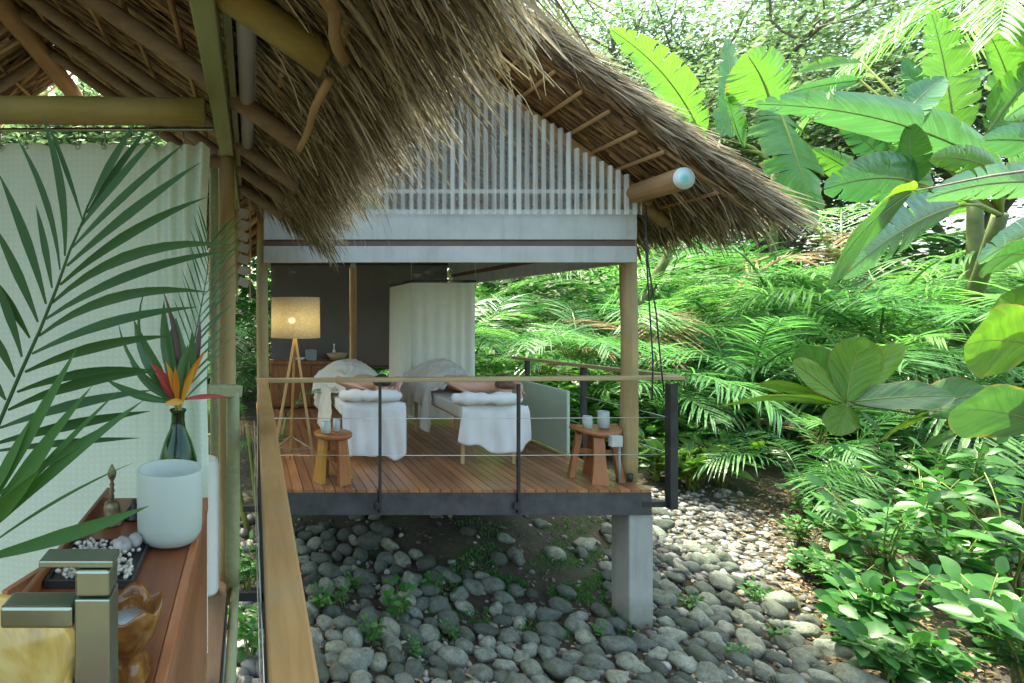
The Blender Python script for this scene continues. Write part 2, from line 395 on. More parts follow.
def ground_mat():
    m, nt, b = new_mat('soil')
    v = coords(nt)
    n1 = noise_tex(nt, v, 1.2, 8, .7); n2 = noise_tex(nt, v, 22, 6, .7)
    c = ramp(nt, n1, [(.3,(.03,.026,.018)), (.6,(.07,.058,.042)), (.78,(.14,.12,.09))])
    c = mixc(nt, .6, c, ramp(nt, n2, [(.3,(.35,.33,.3)), (.7,(1.2,1.15,1.1))]), 'MULTIPLY')
    n3 = noise_tex(nt, v, .9, 5, .6)
    c = mixc(nt, ramp(nt, n3, [(.5,(0,0,0)), (.65,(.6,.6,.6))]), c, (.05,.085,.025))
    nt.links.new(c, b.inputs["Base Color"]); b.inputs["Roughness"].default_value = .95
    bump(nt, b, n2, .9, .04); return m
M['ground'] = ground_mat()
def stone_mat(name, lo, hi):
    m, nt, b = new_mat(name)
    rnd = objrand(nt)
    mp = nt.nodes.new("ShaderNodeVectorMath"); mp.operation = 'ADD'
    cb_ = nt.nodes.new("ShaderNodeCombineXYZ"); ml = nt.nodes.new("ShaderNodeMath"); ml.operation = 'MULTIPLY'; ml.inputs[1].default_value = 40
    nt.links.new(rnd, ml.inputs[0]); nt.links.new(ml.outputs[0], cb_.inputs[0]); nt.links.new(ml.outputs[0], cb_.inputs[2])
    nt.links.new(coords(nt), mp.inputs[0]); nt.links.new(cb_.outputs[0], mp.inputs[1]); v = mp.outputs[0]
    mid = tuple((a+c)*.42 for a, c in zip(lo, hi))
    base = ramp(nt, rnd, [(0, lo), (.45, mid), (.8, hi), (1, (hi[0]*1.25, hi[1]*1.15, hi[2]*1.02))])
    n1 = noise_tex(nt, v, 1.7, 8, .72); n2 = noise_tex(nt, v, 9, 8, .75); n3 = noise_tex(nt, v, 45, 3, .6)
    c = mixc(nt, .85, base, ramp(nt, n1, [(.32,(.45,.47,.44)), (.5,(.95,.95,.93)), (.68,(1.45,1.42,1.36))]), 'MULTIPLY')
    c = mixc(nt, .7, c, ramp(nt, n2, [(.36,(.62,.63,.60)), (.52,(1,1,1)), (.7,(1.35,1.33,1.28))]), 'MULTIPLY')
    c = mixc(nt, .5, c, ramp(nt, n3, [(.4,(.75,.75,.75)), (.6,(1.2,1.2,1.2))]), 'MULTIPLY')
    mo = noise_tex(nt, v, 1.1, 6, .7)
    c = mixc(nt, ramp(nt, mo, [(.50,(0,0,0)), (.68,(.7,.7,.7))]), c, (.06,.085,.03))
    nt.links.new(c, b.inputs["Base Color"]); b.inputs["Roughness"].default_value = .8
    bump(nt, b, n2, .7, .05); return m
M['stone'] = stone_mat('river_stone', (.07,.083,.072), (.27,.295,.26))
M['pebble'] = stone_mat('small_stone', (.16,.155,.145), (.22,.215,.20))
M['concrete'] = stained('concrete', (.33,.335,.31), (.16,.17,.14), .55, (-.10,.45,(.075,.085,.05)), .88)
def shade_mat():
    m, nt, b = new_mat('woven_shade')
    n = noise_tex(nt, coords(nt, (40,40,120)), 1.0, 3)
    c = ramp(nt, n, [(.3,(.50,.40,.24)), (.7,(.70,.60,.40))])
    nt.links.new(c, b.inputs["Base Color"]); b.inputs["Roughness"].default_value = .8
    tr = nt.nodes.new("ShaderNodeBsdfTranslucent"); nt.links.new(c, tr.inputs[0])
    mx = nt.nodes.new("ShaderNodeMixShader"); mx.inputs[0].default_value = .55
    nt.links.new(b.outputs[0], mx.inputs[1]); nt.links.new(tr.outputs[0], mx.inputs[2])
    tp = nt.nodes.new("ShaderNodeBsdfTransparent"); m2 = nt.nodes.new("ShaderNodeMixShader"); m2.inputs[0].default_value = .10
    nt.links.new(mx.outputs[0], m2.inputs[1]); nt.links.new(tp.outputs[0], m2.inputs[2])
    nt.links.new(m2.outputs[0], nt.nodes["Material Output"].inputs[0]); return m
M['shade'] = shade_mat()
def emit(name, c, s):
    m, nt, b = new_mat(name); b.inputs["Base Color"].default_value = (*c,1)
    b.inputs["Emission Color"].default_value = (*c,1); b.inputs["Emission Strength"].default_value = s; return m
M['bulb'] = emit('bulb', (1,.93,.80), 11)
def onyx():
    m, nt, b = new_mat('amber_onyx')
    n = noise_tex(nt, coords(nt), 7, 6, .6, 1.5)
    c = ramp(nt, n, [(.25,(.22,.14,.03)), (.5,(.42,.30,.08)), (.75,(.55,.46,.20))])
    nt.links.new(c, b.inputs["Base Color"]); b.inputs["Roughness"].default_value = .12; return m
M['onyx'] = onyx()
def glaze():
    m, nt, b = new_mat('brown_glaze')
    n = noise_tex(nt, coords(nt), 14, 5, .6, .8)
    c = ramp(nt, n, [(.3,(.07,.025,.012)), (.5,(.19,.085,.02)), (.7,(.30,.17,.04))])
    nt.links.new(c, b.inputs["Base Color"]); b.inputs["Roughness"].default_value = .1; return m
M['glaze'] = glaze()
M['water'] = plain('bowl_water', (.30,.38,.40), .08, 0, .3, 20)

# ------------------------------------------------------------------ ground
def gz(x, y):
    z = -1.27
    if y > 5: z += .115 * (min(y, 9.5) - 5)
    if y > 9.5: z += .03 * (min(y, 25) - 9.5)
    if x > 5: z += .035 * (min(x, 14) - 5)
    z += .28 * math.exp(-((x-2.7)/.9)**2 - ((y-6.6)/.9)**2)
    z += .035 * sin(x*2.1+1) * sin(y*1.7) + .02 * sin(x*5.3) * cos(y*4.7)
    return z
def warp(t, a, b, near):      # dense near the scene, sparse far out
    s = (t*2-1); return near + (b-a)/2 * (abs(s)**3.2) * (1 if s > 0 else -1) + s*9
g = MB()
def gfn(u, v):
    x = warp(u, -120, 120, 4); y = warp(v, -120, 120, 6); return (x, y, gz(x, y))
g.grid(gfn, 190, 190)
tag(g.build('ground', M['ground']), kind='structure')
def on_ground(px, py):
    Y = 5.0
    for _ in range(12):
        X = (px-CX)/F*Y; Y = (EYE-gz(X, Y))*F/max(py-CY, 20)
        Y = min(Y, 40)
    X = (px-CX)/F*Y
    return Vector((X, Y, gz(X, Y)))

# ------------------------------------------------------------------ thatch makers
def blade(mb, p, d, L, w, droop, rr, seg=2, flat=None, curl=0):
    """a dry leaf strip starting at p heading d, bending down by droop"""
    d = Vector(d).normalized(); pts = []; ws = []
    q = Vector(p); st = L/seg; dd = d.copy()
    sd = flat if flat is not None else Vector((rr.uniform(-1,1), rr.uniform(-1,1), rr.uniform(-.5,.5)))
    for i in range(seg+1):
        pts.append(q.copy()); k = i/seg
        ws.append(w*(1-.75*k*k))
        dd = (dd + Vector((rr.uniform(-curl,curl), rr.uniform(-curl,curl), -droop/seg))).normalized(); q = q + dd*st
    sides = []
    for i in range(seg+1):
        t = (pts[min(i+1,seg)]-pts[max(i-1,0)]).normalized()
        s_ = (sd - t*sd.dot(t))
        sides.append(s_.normalized() if s_.length > 1e-4 else t.orthogonal().normalized())
    mb.strip(pts, ws, sides)

class Slope:
    """a roof slope: ridge line x0,z0 -> eave x1 with grade per metre; runs Ya..Yb"""
    def __init__(s, x0, z0, x1, grade, ya, yb): s.x0, s.z0, s.x1, s.g, s.ya, s.yb = x0, z0, x1, grade, ya, yb; s.sg = 1 if x1 > x0 else -1
    def pt(s, x, y, off=0):
        n = Vector((s.g*s.sg, 0, 1)).normalized()
        return Vector((x, y, s.z0 - s.g*abs(x-s.x0))) + n*off
    @property
    def down(s): return Vector((s.sg, 0, -s.g)).normalized()
    @property
    def nrm(s): return Vector((s.g*s.sg, 0, 1)).normalized()
def slab(mb, sl, t0, t1, nx=1):
    a, b = sl.pt(sl.x0, sl.ya, t0), sl.pt(sl.x1, sl.ya, t0); c, d = sl.pt(sl.x1, sl.yb, t0), sl.pt(sl.x0, sl.yb, t0)
    e, f, h, i = sl.pt(sl.x0, sl.ya, t1), sl.pt(sl.x1, sl.ya, t1), sl.pt(sl.x1, sl.yb, t1), sl.pt(sl.x0, sl.yb, t1)
    mb.add([a,b,c,d,e,f,h,i], [(0,1,2,3),(7,6,5,4),(0,4,5,1),(1,5,6,2),(2,6,7,3),(3,7,4,0)])
def under_strips(mb, sl, n, rr, off=0.0, w=(.018,.045), L=(.35,.9), skew=.18):
    for _ in range(n):
        x = sl.x0 + (sl.x1-sl.x0)*rr.random(); y = rr.uniform(sl.ya, sl.yb)
        d = sl.down + Vector((0, rr.gauss(0, skew), 0)) + sl.nrm*rr.uniform(-.03,.0)
        p = sl.pt(x, y, off - rr.random()*.035) - d*.3
        blade(mb, p, d, rr.uniform(*L), rr.uniform(*w), 0, rr, 1, Vector((0,1,0))+sl.nrm*rr.uniform(-.5,.5))
def fringe(mb, sl, n, rr, x, L, w, t0, t1, droop=(.3,1.0), ylim=None, jx=.12, seg=3, curl=.08, skew=.15):
    ya, yb = ylim or (sl.ya, sl.yb)
    for _ in range(n):
        y = rr.uniform(ya, yb); xx = x + rr.uniform(-jx, jx*.4)*sl.sg
        p = sl.pt(xx, y, rr.uniform(t0, t1))
        d = sl.down + Vector((0, rr.gauss(0, skew), 0)) + sl.nrm*rr.gauss(0,.08)
        blade(mb, p, d, rr.uniform(*L), rr.uniform(*w), rr.uniform(*droop), rr, seg, None, curl)

# ------------------------------------------------------------------ near thatched house (the camera stands in it)
house = thing('thatched_house', (-1.5, 2.5, -1.2), 'dim thatched building close by with green timber wall plate and shaggy overhanging eave', 'building')
NR = Slope(-1.60, 3.64, .30, .70, .6, 4.35)      # underside of the slope above the rail
NL = Slope(-1.60, 3.64, -4.2, .70, .6, 4.9)
NRi = Slope(-1.60, 3.64, .06, .70, .85, 4.35)
NRf = Slope(-1.60, 3.64, -.35, .70, 4.3, 4.9)
th = MB(); slab(th, NR, .09, .16); th.build('thatch_slab', M['thatch_core'], house, smooth=False)
th = MB(); slab(th, NL, .09, .16); th.build('thatch_slab', M['thatch_core'], house, smooth=False)
rr = random.Random(3)
th = MB(); under_strips(th, NRi, 10500, rr, .09, (.015,.04), (.3,.62)); slab(th, NRf, .09, .16); under_strips(th, NRf, 500, rr, .09, (.015,.04), (.2,.4)); th.build('thatch', M['thatch'], house)
th = MB(); under_strips(th, NL, 4500, rr, .09); th.build('thatch', M['thatch'], house)
th = MB()
YL = (1.02, 4.3)
fringe(th, NR, 9500, rr, .24, (.18,.46), (.004,.012), .03, .17, (.15,.9), YL, .24)
fringe(th, NR, 2600, rr, .05, (.3,.5), (.007,.018), .03, .08, (.0,.3), YL, .25, 2)
fringe(th, NR, 200, rr, .3, (.35,.6), (.002,.005), .04, .14, (.6,1.8), YL, .15, 5, .18)
for _ in range(34):
    y = rr.uniform(1.1, 2.0); blade(th, NR.pt(rr.uniform(.28,.42), y, .12), V(.7,rr.uniform(-.3,.3),rr.uniform(-.1,.3)), rr.uniform(.25,.55), rr.uniform(.002,.005), rr.uniform(1.2,2.6), rr, 7, None, .25)
# ragged far verge of the slope
for _ in range(900):
    x = rr.uniform(-.2, .45); p = NR.pt(x, 4.3+rr.uniform(-.1,.1), rr.uniform(.03,.16))
    blade(th, p, NR.down + Vector((0, rr.uniform(.0,.6), 0)), rr.uniform(.2,.5), rr.uniform(.006,.016), rr.uniform(.4,1.2), rr, 3, None, .1)
th.build('eave_fringe', M['thatch_fr'], house)
b = MB(); b.log(V(-1.60,-.3,3.53), V(-1.60,4.95,3.53), .075, .07, 5); b.build('ridge_beam', M['ridge'], house)
for i, y in enumerate((.98, 1.62, 2.45, 3.1, 3.6, 4.15)):
    r_ = .041 if i != 1 else .05
    xe = .25 + (0, .01, .02, .05, .0, .04, .0)[i]
    a = V(-1.60, y, 3.64-.05); e = NR.pt(xe, y, -.045)
    b = MB(); b.log(a, e, r_*.9, r_, 20+i, 10, 10, .25); b.build('rafter', M['log_green'] if i == 1 else M['log_dark'], house)
    b = MB(); b.log(V(-1.60,y+.1,3.58), NL.pt(-4.1,y+.1,-.05), r_, r_, 40+i, 8, 8, .25); b.build('rafter', M['log_dark'], house)
for i, t in enumerate((.12,.26,.40,.54,.68,.80,.90,.985)):
    x = NR.x0+(NR.x1-NR.x0)*t
    b = MB(); b.log(NR.pt(x,.62,.015), NR.pt(x,4.4,.015), .014, .012, 60+i, 6, 8, .6); b.build('purlin', M['stick'], house)
    x = NL.x0+(NL.x1-NL.x0)*t
    b = MB(); b.log(NL.pt(x,.62,.015), NL.pt(x,4.9,.015), .014, .012, 80+i, 6, 8, .6); b.build('purlin', M['stick'], house)
# short crooked poles tucked under the eave
for i, (a, e, r_) in enumerate(((P(345,60,1.56), P(318,-12,1.15), .018), (P(330,78,1.7), P(299,150,2.1), .016), (P(268,10,2.6), P(267,125,2.5), .013), (P(360,-10,1.4), P(340,45,1.5), .02))):
    b = MB(); b.log(a, e, r_, r_*.8, 100+i, 7, 6, .9); b.build('brace_stick', M['stick'], house)
b = MB(); b.beam(V(-.15,-.3,2.50), V(-.125,4.72,2.50), .075, .10); b.build('wall_plate', M['plate_green'], house, smooth=False, bevel=.006)
b = MB(); b.beam(V(-.075,-.3,2.54), V(-.075,4.6,2.54), .03, .06); b.build('batten', M['bamboo'], house, smooth=False, bevel=.004)
b = MB(); b.log(V(-3.6,2.2,2.365), V(-.185,2.2,2.365), .06, .055, 9, 12, 12, .2); b.build('tie_beam', M['log_green'], house)
b = MB(); b.log(V(-3.2,2.35,2.30), V(-.15,2.7,2.30), .035, .03, 19, 10, 8, .3); b.build('brace_stick', M['log_dark'], house)
b = MB(); b.log(P(229,600,3.15), P(226,150,3.15), .052, .048, 31, 12, 10, .1); b.build('post', M['log_z'], house)
b = MB(); b.log(P(216,600,3.6), P(216,150,3.6), .042, .042, 33, 12, 10, .1); b.build('post', M['bamboo'], house)
b = MB(); b.log(V(.115,4.86,-.02), V(.115,4.86,2.45), .055, .05, 35, 12, 10, .15); b.build('post', M['log_z'], house)
b = MB()
for k in range(16):
    x0 = -.20-.135*k; b.box(V(x0+.005, 1.0, -.02), (.128, 4.4, .036))
b.build('floor', M['near_floor'], house, smooth=False, bevel=.004)
b = MB(); b.log(V(-.088,-.8,-.05), V(-.088,3.2,-.05), .026, .026, 37, 10); b.build('floor_edge_pole', M['bamboo'], house)
for y in (.2, 3.1):
    b = MB(); b.box(V(-.22,y,-.66), (.16,.16,1.24)); b.build('pier', M['concrete'], house, smooth=False, bevel=.008)
b = MB(); b.beam(V(-.16,-.9,-.12), V(-.16,3.2,-.12), .06, .14); b.build('joist', M['steel'], house, smooth=False)

# newel post with a short rail, next to the big post
nw = thing('newel_post', P(232,583,3.0), 'pale weathered half log newel with a stub of rail on top beside the counter', 'post')
b = MB(); b.log(P(232,584,3.0), P(233,392,3.0), .040, .036, 51, 12, 8, .1); b.build('post', M['bamboo'], nw)
b = MB(); b.beam(P(205,391,2.85), P(240,391,3.03), .055, .07); b.build('rail', M['bamboo'], nw, smooth=False, bevel=.012)

# grey drain pipe under the eave
b = MB(); b.tube([V(-.012,-.2,2.515), V(-.012,3.22,2.505)], [.035,.035], 16); b.lathe(V(-.012,3.22,2.505), [(.001,-.03),(.02,-.026),(.033,-.012),(.035,0)], 16, False)
tag(b.build('drain_pipe', M['pipe'], None, V(-.012,1.5,2.5)), 'grey round pipe running under the eave beside the green wall plate', 'pipe')

# slatted shutter seen beyond the post
sh = thing('louvre_shutter', P(244,290,4.0), 'narrow white slatted shutter behind the tall log post', 'shutter')
b = MB(); x0, x1 = P(238,0,4.0).x, P(249,0,4.0).x
for k in range(7):
    z = 2.28 - k*.085
    b.box(V((x0+x1)/2, 4.0, z), (x1-x0, .012, .062), Matrix.Rotation(radians(18),3,'Y'))
b.build('slat', plain('grey_slat', (.40,.38,.35), .6, 0, .2), sh, smooth=False)
b = MB()
for x in (x0-.008, x1+.008): b.box(V(x,4.0,2.0), (.012,.03,.75))
b.build('frame', M['log_z'], sh, smooth=False)

# white curtain on a rod
cu = MB()
cxa, cxb = -2.6, P(207,0,2.32).x
def cfn(u, v):
    x = cxa+(cxb-cxa)*u
    z = 2.275-(2.275-.06)*v
    k = max(0, (u-.86)/.14)
    y = 2.34 + .020*sin(x*9+.8*sin(x*3.1))*(.3+v) + .010*sin(x*23+1+1.5*sin(x*5)) + k*.035*sin(x*95) + .01*v*sin(x*17)
    x2 = x + k*k*.008*sin(z*9)*(1-v)
    return (x2, y, z + .006*cos(x*2*pi/.115)*(1-v)**8)
cu.grid(cfn, 340, 40)
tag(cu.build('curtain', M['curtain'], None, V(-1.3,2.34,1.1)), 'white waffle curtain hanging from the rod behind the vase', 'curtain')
rod = thing('curtain_rod', V(-1.3,2.33,2.325), 'slim metal rod with hooks under the log tie beam', 'curtain rod')
b = MB(); b.tube([V(-2.7,2.33,2.325), V(-.16,2.33,2.34)], .009, 10); b.build('rod', M['metal'], rod)
for k in range(22):
    x = -2.55+.113*k
    if x > cxb-.02: break
    b = MB(); b.tube([V(x,2.33,2.345), V(x+.006,2.325,2.31), V(x,2.335,2.255)], .0025, 5)
    b.tube([V(x+.010*cos(a*.785),2.328,2.262+.010*sin(a*.785)) for a in range(9)], .0022, 4, False); b.build('hook', M['metal'], rod)

# ------------------------------------------------------------------ counter and what stands on it
CT = .90
ct = thing('wash_counter', V(-.33,1.0,0), 'reddish brown wooden wash counter with raised front edge, in the lower corner', 'counter')
b = MB(); b.box(V(-.335,1.04,CT-.015), (.33,1.70,.03)); b.build('countertop', M['counter'], ct, smooth=False, bevel=.003)
b = MB(); b.box(V(-.158,1.04,CT-.0205), (.023,1.704,.045)); b.build('edge_strip', M['counter_front'], ct, smooth=False, bevel=.004)
b = MB(); b.box(V(-.165,1.04,CT-.31), (.03,1.70,.56)); b.build('front_board', M['counter_front'], ct, smooth=False, bevel=.003)
b = MB(); b.box(V(-.345,1.04,.45), (.31,1.66,.86)); b.build('cabinet_body', M['white_paint'], ct, smooth=False, bevel=.003)
b = MB(); b.box(V(-.495,1.04,CT+.012), (.012,1.70,.05)); b.build('back_strip', M['counter'], ct, smooth=False, bevel=.003)

# basin
bs = MB(); bs.lathe(V(-.40,.62,CT), [(.001,.0),(.09,.0),(.13,.03),(.175,.10),(.196,.222),(.192,.227),(.184,.222),(.165,.12),(.12,.04),(.001,.025)], 48)
tag(bs.build('wash_basin', M['onyx'], None, V(-.40,.62,CT)), 'round amber onyx vessel basin beside the square faucet', 'basin')
# faucet
fx, fy = P(97,0,.64).x, .64
fc = thing('faucet', V(fx,fy,CT), 'tall square brushed steel faucet with flat lever on the counter', 'faucet')
b = MB(); b.box(V(fx,fy,CT+.16), (.041,.041,.32)); b.build('column', M['metal'], fc, smooth=False, bevel=.002)
b = MB(); b.box(V(fx,fy,CT+.3375), (.040,.040,.030)); b.build('handle_neck', M['metal'], fc, smooth=False, bevel=.003)
b = MB(); b.box(V(fx-.020,fy,CT+.3585), (.086,.034,.008)); b.build('lever', M['metal'], fc, smooth=False, bevel=.0015)
b = MB(); b.box(V(fx-.066,fy+.002,CT+.296), (.085,.036,.026)); b.build('spout', M['metal'], fc, smooth=False, bevel=.004)
# brown glazed bowl
q = P(128,0,.97); ox, oy = q.x, .97
ob = thing('oil_burner', V(ox,oy,CT), 'brown glazed ceramic bowl with wavy rim on a pinched foot, beside the faucet', 'bowl')
mb_ = MB()
def wav(prof, n=40, amp=.0):
    c = V(ox,oy,CT); vs_ = []; fs = []
    for j, (r, z) in enumerate(prof):
        for k in range(n):
            a = 2*pi*k/n; e = max(0, (z-.06)/.06)
            rr_ = r*(1+.05*e*sin(5*a+.6)); zz = z+.008*e*sin(5*a)
            if z < .05: rr_ *= 1+.25*abs(sin(1.5*a))**3
            vs_.append(c+V(rr_*cos(a), rr_*sin(a), zz))
    for i in range(len(prof)-1):
        for k in range(n): fs.append((i*n+k, i*n+(k+1)%n, (i+1)*n+(k+1)%n, (i+1)*n+k))
    fs.append(tuple(range(n-1,-1,-1))); fs.append(tuple((len(prof)-1)*n+k for k in range(n)))
    mb_.add(vs_, fs)
wav([(.040,0),(.043,.010),(.030,.032),(.026,.047),(.040,.060),(.052,.082),(.060,.122),(.057,.128),(.050,.122),(.046,.105),(.040,.085),(.02,.075)])
mb_.build('bowl', M['glaze'], ob)
b = MB(); b.lathe(V(ox,oy,CT+.094), [(.001,0),(.044,0),(.044,-.003),(.001,-.003)], 32); b.build('water', M['water'], ob)
# pebble tray
ty0, ty1 = 1.27, 1.50
tr = thing('pebble_tray', V(-.37,1.385,CT), 'square black tray of white pebbles behind the faucet', 'tray')
tx0, tx1 = P(37,0,1.27).x+.02, P(150,0,1.5).x
tcx, tcy = (tx0+tx1)/2, (ty0+ty1)/2
b = MB()
b.box(V(tcx,tcy,CT+.006), (tx1-tx0,ty1-ty0,.008))
for sx in (tx0,tx1): b.box(V(sx,tcy,CT+.011), (.006,ty1-ty0+.006,.018))
for sy in (ty0,ty1): b.box(V(tcx,sy,CT+.0108), (tx1-tx0-.0065,.006,.0172))
b.build('dish', M['tray'], tr, smooth=False)
def ico(mb, c, r, sub=1, sq=(1,1,1), jit=.12, rr=RND):
    bm = bmesh.new(); bmesh.ops.create_icosphere(bm, subdivisions=sub, radius=1)
    R = Matrix.Rotation(rr.uniform(0,6.28),3,Vector((rr.uniform(-1,1),rr.uniform(-1,1),rr.uniform(-1,1))).normalized())
    of = Vector((rr.uniform(0,50),)*3); vs_ = []
    for v in bm.verts:
        p = v.co*(1+jit*2*noise.noise(v.co*1.4+of)); p = Vector((p.x*sq[0],p.y*sq[1],p.z*sq[2]))
        vs_.append(Vector(c)+(R@p)*r)
    mb.add(vs_, [tuple(v.index for v in f.verts) for f in bm.faces]); bm.free()
peb = plain('white_pebble', (.45,.41,.34), .6, 0, .6, 60)
b = MB()
for k in range(330):
    x = RND.uniform(tx0+.012, tx1-.012); y = RND.uniform(ty0+.012, ty1-.012)
    if x > tcx+.045 and y > tcy-.02 and RND.random() < .8: continue
    ico(b, V(x,y,CT+.014+RND.random()*.012), RND.uniform(.005,.009), 1, (1,.8,.7))
pb = b.build('pebbles', peb, tr); tag(pb, kind='stuff')
b = MB(); ico(b, V(tx1-.06,tcy+.045,CT+.032), .026, 2, (1,.9,.6)); ico(b, V(tx1-.032,tcy+.075,CT+.034), .022, 2, (1,.9,.8)); b.build('shell', plain('grey_shell', (.33,.32,.30), .5, 0, .4, 40), tr)
# singing bowl
sx, sy = P(170,0,1.53).x, 1.53
b = MB(); b.lathe(V(sx,sy,CT), [(.001,.004),(.05,.003),(.078,.014),(.089,.035),(.091,.06),(.092,.205),(.090,.209),(.087,.207),(.086,.06),(.075,.022),(.045,.012),(.001,.011)], 56)
tag(b.build('singing_bowl', M['bowl_white'], None, V(sx,sy,CT)), 'frosted white crystal singing bowl at the end of the counter', 'bowl')
# bell
bx, by = P(112,0,1.66).x, 1.66
be = thing('hand_bell', V(bx,by,CT), 'small bronze hand bell with ornate handle near the pale curtain', 'bell')
b = MB(); b.lathe(V(bx,by,CT), [(.036,0),(.037,.004),(.033,.010),(.027,.028),(.025,.05),(.022,.064),(.012,.072),(.004,.074)], 28); b.build('bell_body', M['bronze'], be)
b = MB(); b.lathe(V(bx,by,CT+.074), [(.004,0),(.008,.008),(.005,.018),(.009,.026),(.005,.036),(.008,.046),(.004,.055),(.012,.070),(.014,.082),(.008,.096),(.002,.108)], 16); b.build('handle', M['bronze'], be)
# incense dome
dx = P(134,0,1.70).x
b = MB(); b.lathe(V(dx,1.70,CT), [(.030,0),(.032,.008),(.026,.012),(.028,.022),(.018,.034),(.010,.044),(.006,.05),(.007,.058),(.001,.064)], 20)
tag(b.build('incense_burner', M['tray'], None, V(dx,1.70,CT)), 'tiny dark domed incense burner between the bell and the white bowl', 'incense burner')
b = MB(); b.box(P(25,584,1.31), (.018,.13,.03), Matrix.Rotation(radians(-20),3,'Z'))
tag(b.build('incense_holder', M['counter_front'], None, P(25,590,1.31), smooth=False, bevel=.003), 'short reddish wooden strip at the back of the counter left of the pebble tray', 'incense holder')
# white cylinder bin beyond counter
bxw = P(207,0,3.0).x
b = MB(); b.lathe(V(bxw-.01,3.0,0.0), [(.070,.0),(.075,.02),(.078,.70),(.070,.735),(.05,.745),(.001,.75)], 32)
tag(b.build('waste_bin', M['white_paint'], None, V(bxw-.01,3.0,0)), 'tall white round bin standing on the plank floor behind the counter', 'bin')
# vase
vx, vy = P(178,0,1.74).x, 1.74
b = MB(); b.lathe(V(vx,vy,CT), [(.001,.002),(.048,.0),(.058,.012),(.064,.06),(.066,.12),(.060,.18),(.044,.235),(.026,.275),(.022,.30),(.022,.325),(.028,.335),(.026,.337),(.019,.325),(.019,.30),(.024,.272),(.040,.235),(.056,.18),(.062,.12),(.060,.06),(.05,.015),(.001,.012)], 48)
tag(b.build('glass_vase', M['vase'], None, V(vx,vy,CT)), 'green glass bottle vase holding orange flowers behind the white bowl', 'vase')

# ------------------------------------------------------------------ leaves
def qbez(a, c, b, k): return a*(1-k)**2 + c*(2*k*(1-k)) + b*k*k
def leaflet(mb, a, b, w, bend, side_n, seg=5, fold=.35, peak=.35):
    """a long pointed palm leaflet, slightly folded along its rib"""
    a, b = Vector(a), Vector(b); c = (a+b)/2 + Vector(bend); vs_ = []; fs = []
    for i in range(seg+1):
        k = i/seg; p = qbez(a,c,b,k); t = (qbez(a,c,b,min(1,k+.05))-qbez(a,c,b,max(0,k-.05))).normalized()
        s_ = t.cross(side_n); s_ = s_.normalized() if s_.length > 1e-4 else t.orthogonal().normalized()
        n = s_.cross(t)
        prof = (k/peak)**.6 if k < peak else (1-((k-peak)/(1-peak))**1.8)
        hw = w/2*max(.04, prof) if i < seg else w*.015
        if i == 0: hw = w*.12
        vs_ += [p - s_*hw + n*hw*fold, p, p + s_*hw + n*hw*fold]; mb.uv += [(k,-1),(k,0),(k,1)]
    for i in range(seg):
        o = i*3; fs += [(o,o+1,o+4,o+3),(o+1,o+2,o+5,o+4)]
    mb.add(vs_, fs)

def frond_mesh(L, n, ll, lw, arch, rr, rach_r=.012, seg=4, droop=.35):
    """palm frond along +X rising then arching down; returns MB of rachis+leaflets"""
    mb = MB(); pts = []
    def cv(k): return V(L*(k*.92), 0, L*(arch[0]*k - arch[1]*k*k))
    K = 14
    pts = [cv(i/K) for i in range(K+1)]
    mb.tube(pts, [rach_r*(1-.85*i/K) for i in range(K+1)], 5)
    for i in range(n):
        k = .16+.84*i/(n-1); p = cv(k); t = (cv(min(1,k+.02))-cv(k-.02)).normalized()
        s0 = min(1, (k-.1)/.25)*(1-.55*max(0,(k-.55)/.45)**1.3)
        for sg in (-1, 1):
            ln = ll*s0*rr.uniform(.88,1.08)
            side = V(0,sg,0); ang = radians(66-32*k+rr.uniform(-7,7))
            up = side.cross(t)*(-1 if sg > 0 else 1)
            up = up if up.z > 0 else -up
            d = (t*cos(ang)+side*sin(ang)+up*(.30+rr.uniform(-.1,.12))).normalized()
            tip = p+d*ln+V(0,0,-droop*ln*rr.uniform(.6,1.25))
            leaflet(mb, p, tip, lw*rr.uniform(.85,1.1), V(0,0,.13*ln), (up+d*.1), seg, .3)
    return mb

# foreground palm frond
pf = thing('palm_plant', P(-30,560,1.05), 'dark green palm with long fine leaflets spreading in front of the white curtain', 'palm')
def near_frond(rachis, leaflets, Y0, wpx=12, mat='palm_dark', rr=random.Random(5)):
    mb = MB()
    mb.tube([P(x,y,Y0+dz) for (x,y,dz) in rachis], [.0045*(1-.6*i/len(rachis)) for i in range(len(rachis))], 6)
    for (x0,y0,x1,y1,bend,wm,dz0,dz1) in leaflets:
        a, e = P(x0,y0,Y0+dz0), P(x1,y1,Y0+dz1)
        L = (e-a).length
        d = (e-a).normalized(); perp = V(-d.z,0,d.x)
        leaflet(mb, a, e, wpx*wm*.76/F*Y0, perp*bend*L, V(rr.uniform(-.35,.35),-1,rr.uniform(-.2,.5)), 9, .22, .45)
    return mb
R1 = [(-14,455,-.02),(0,421,0),(20,374,.01),(40,330,.02),(56,290,.03),(70,250,.04),(80,228,.05),(88,205,.06)]
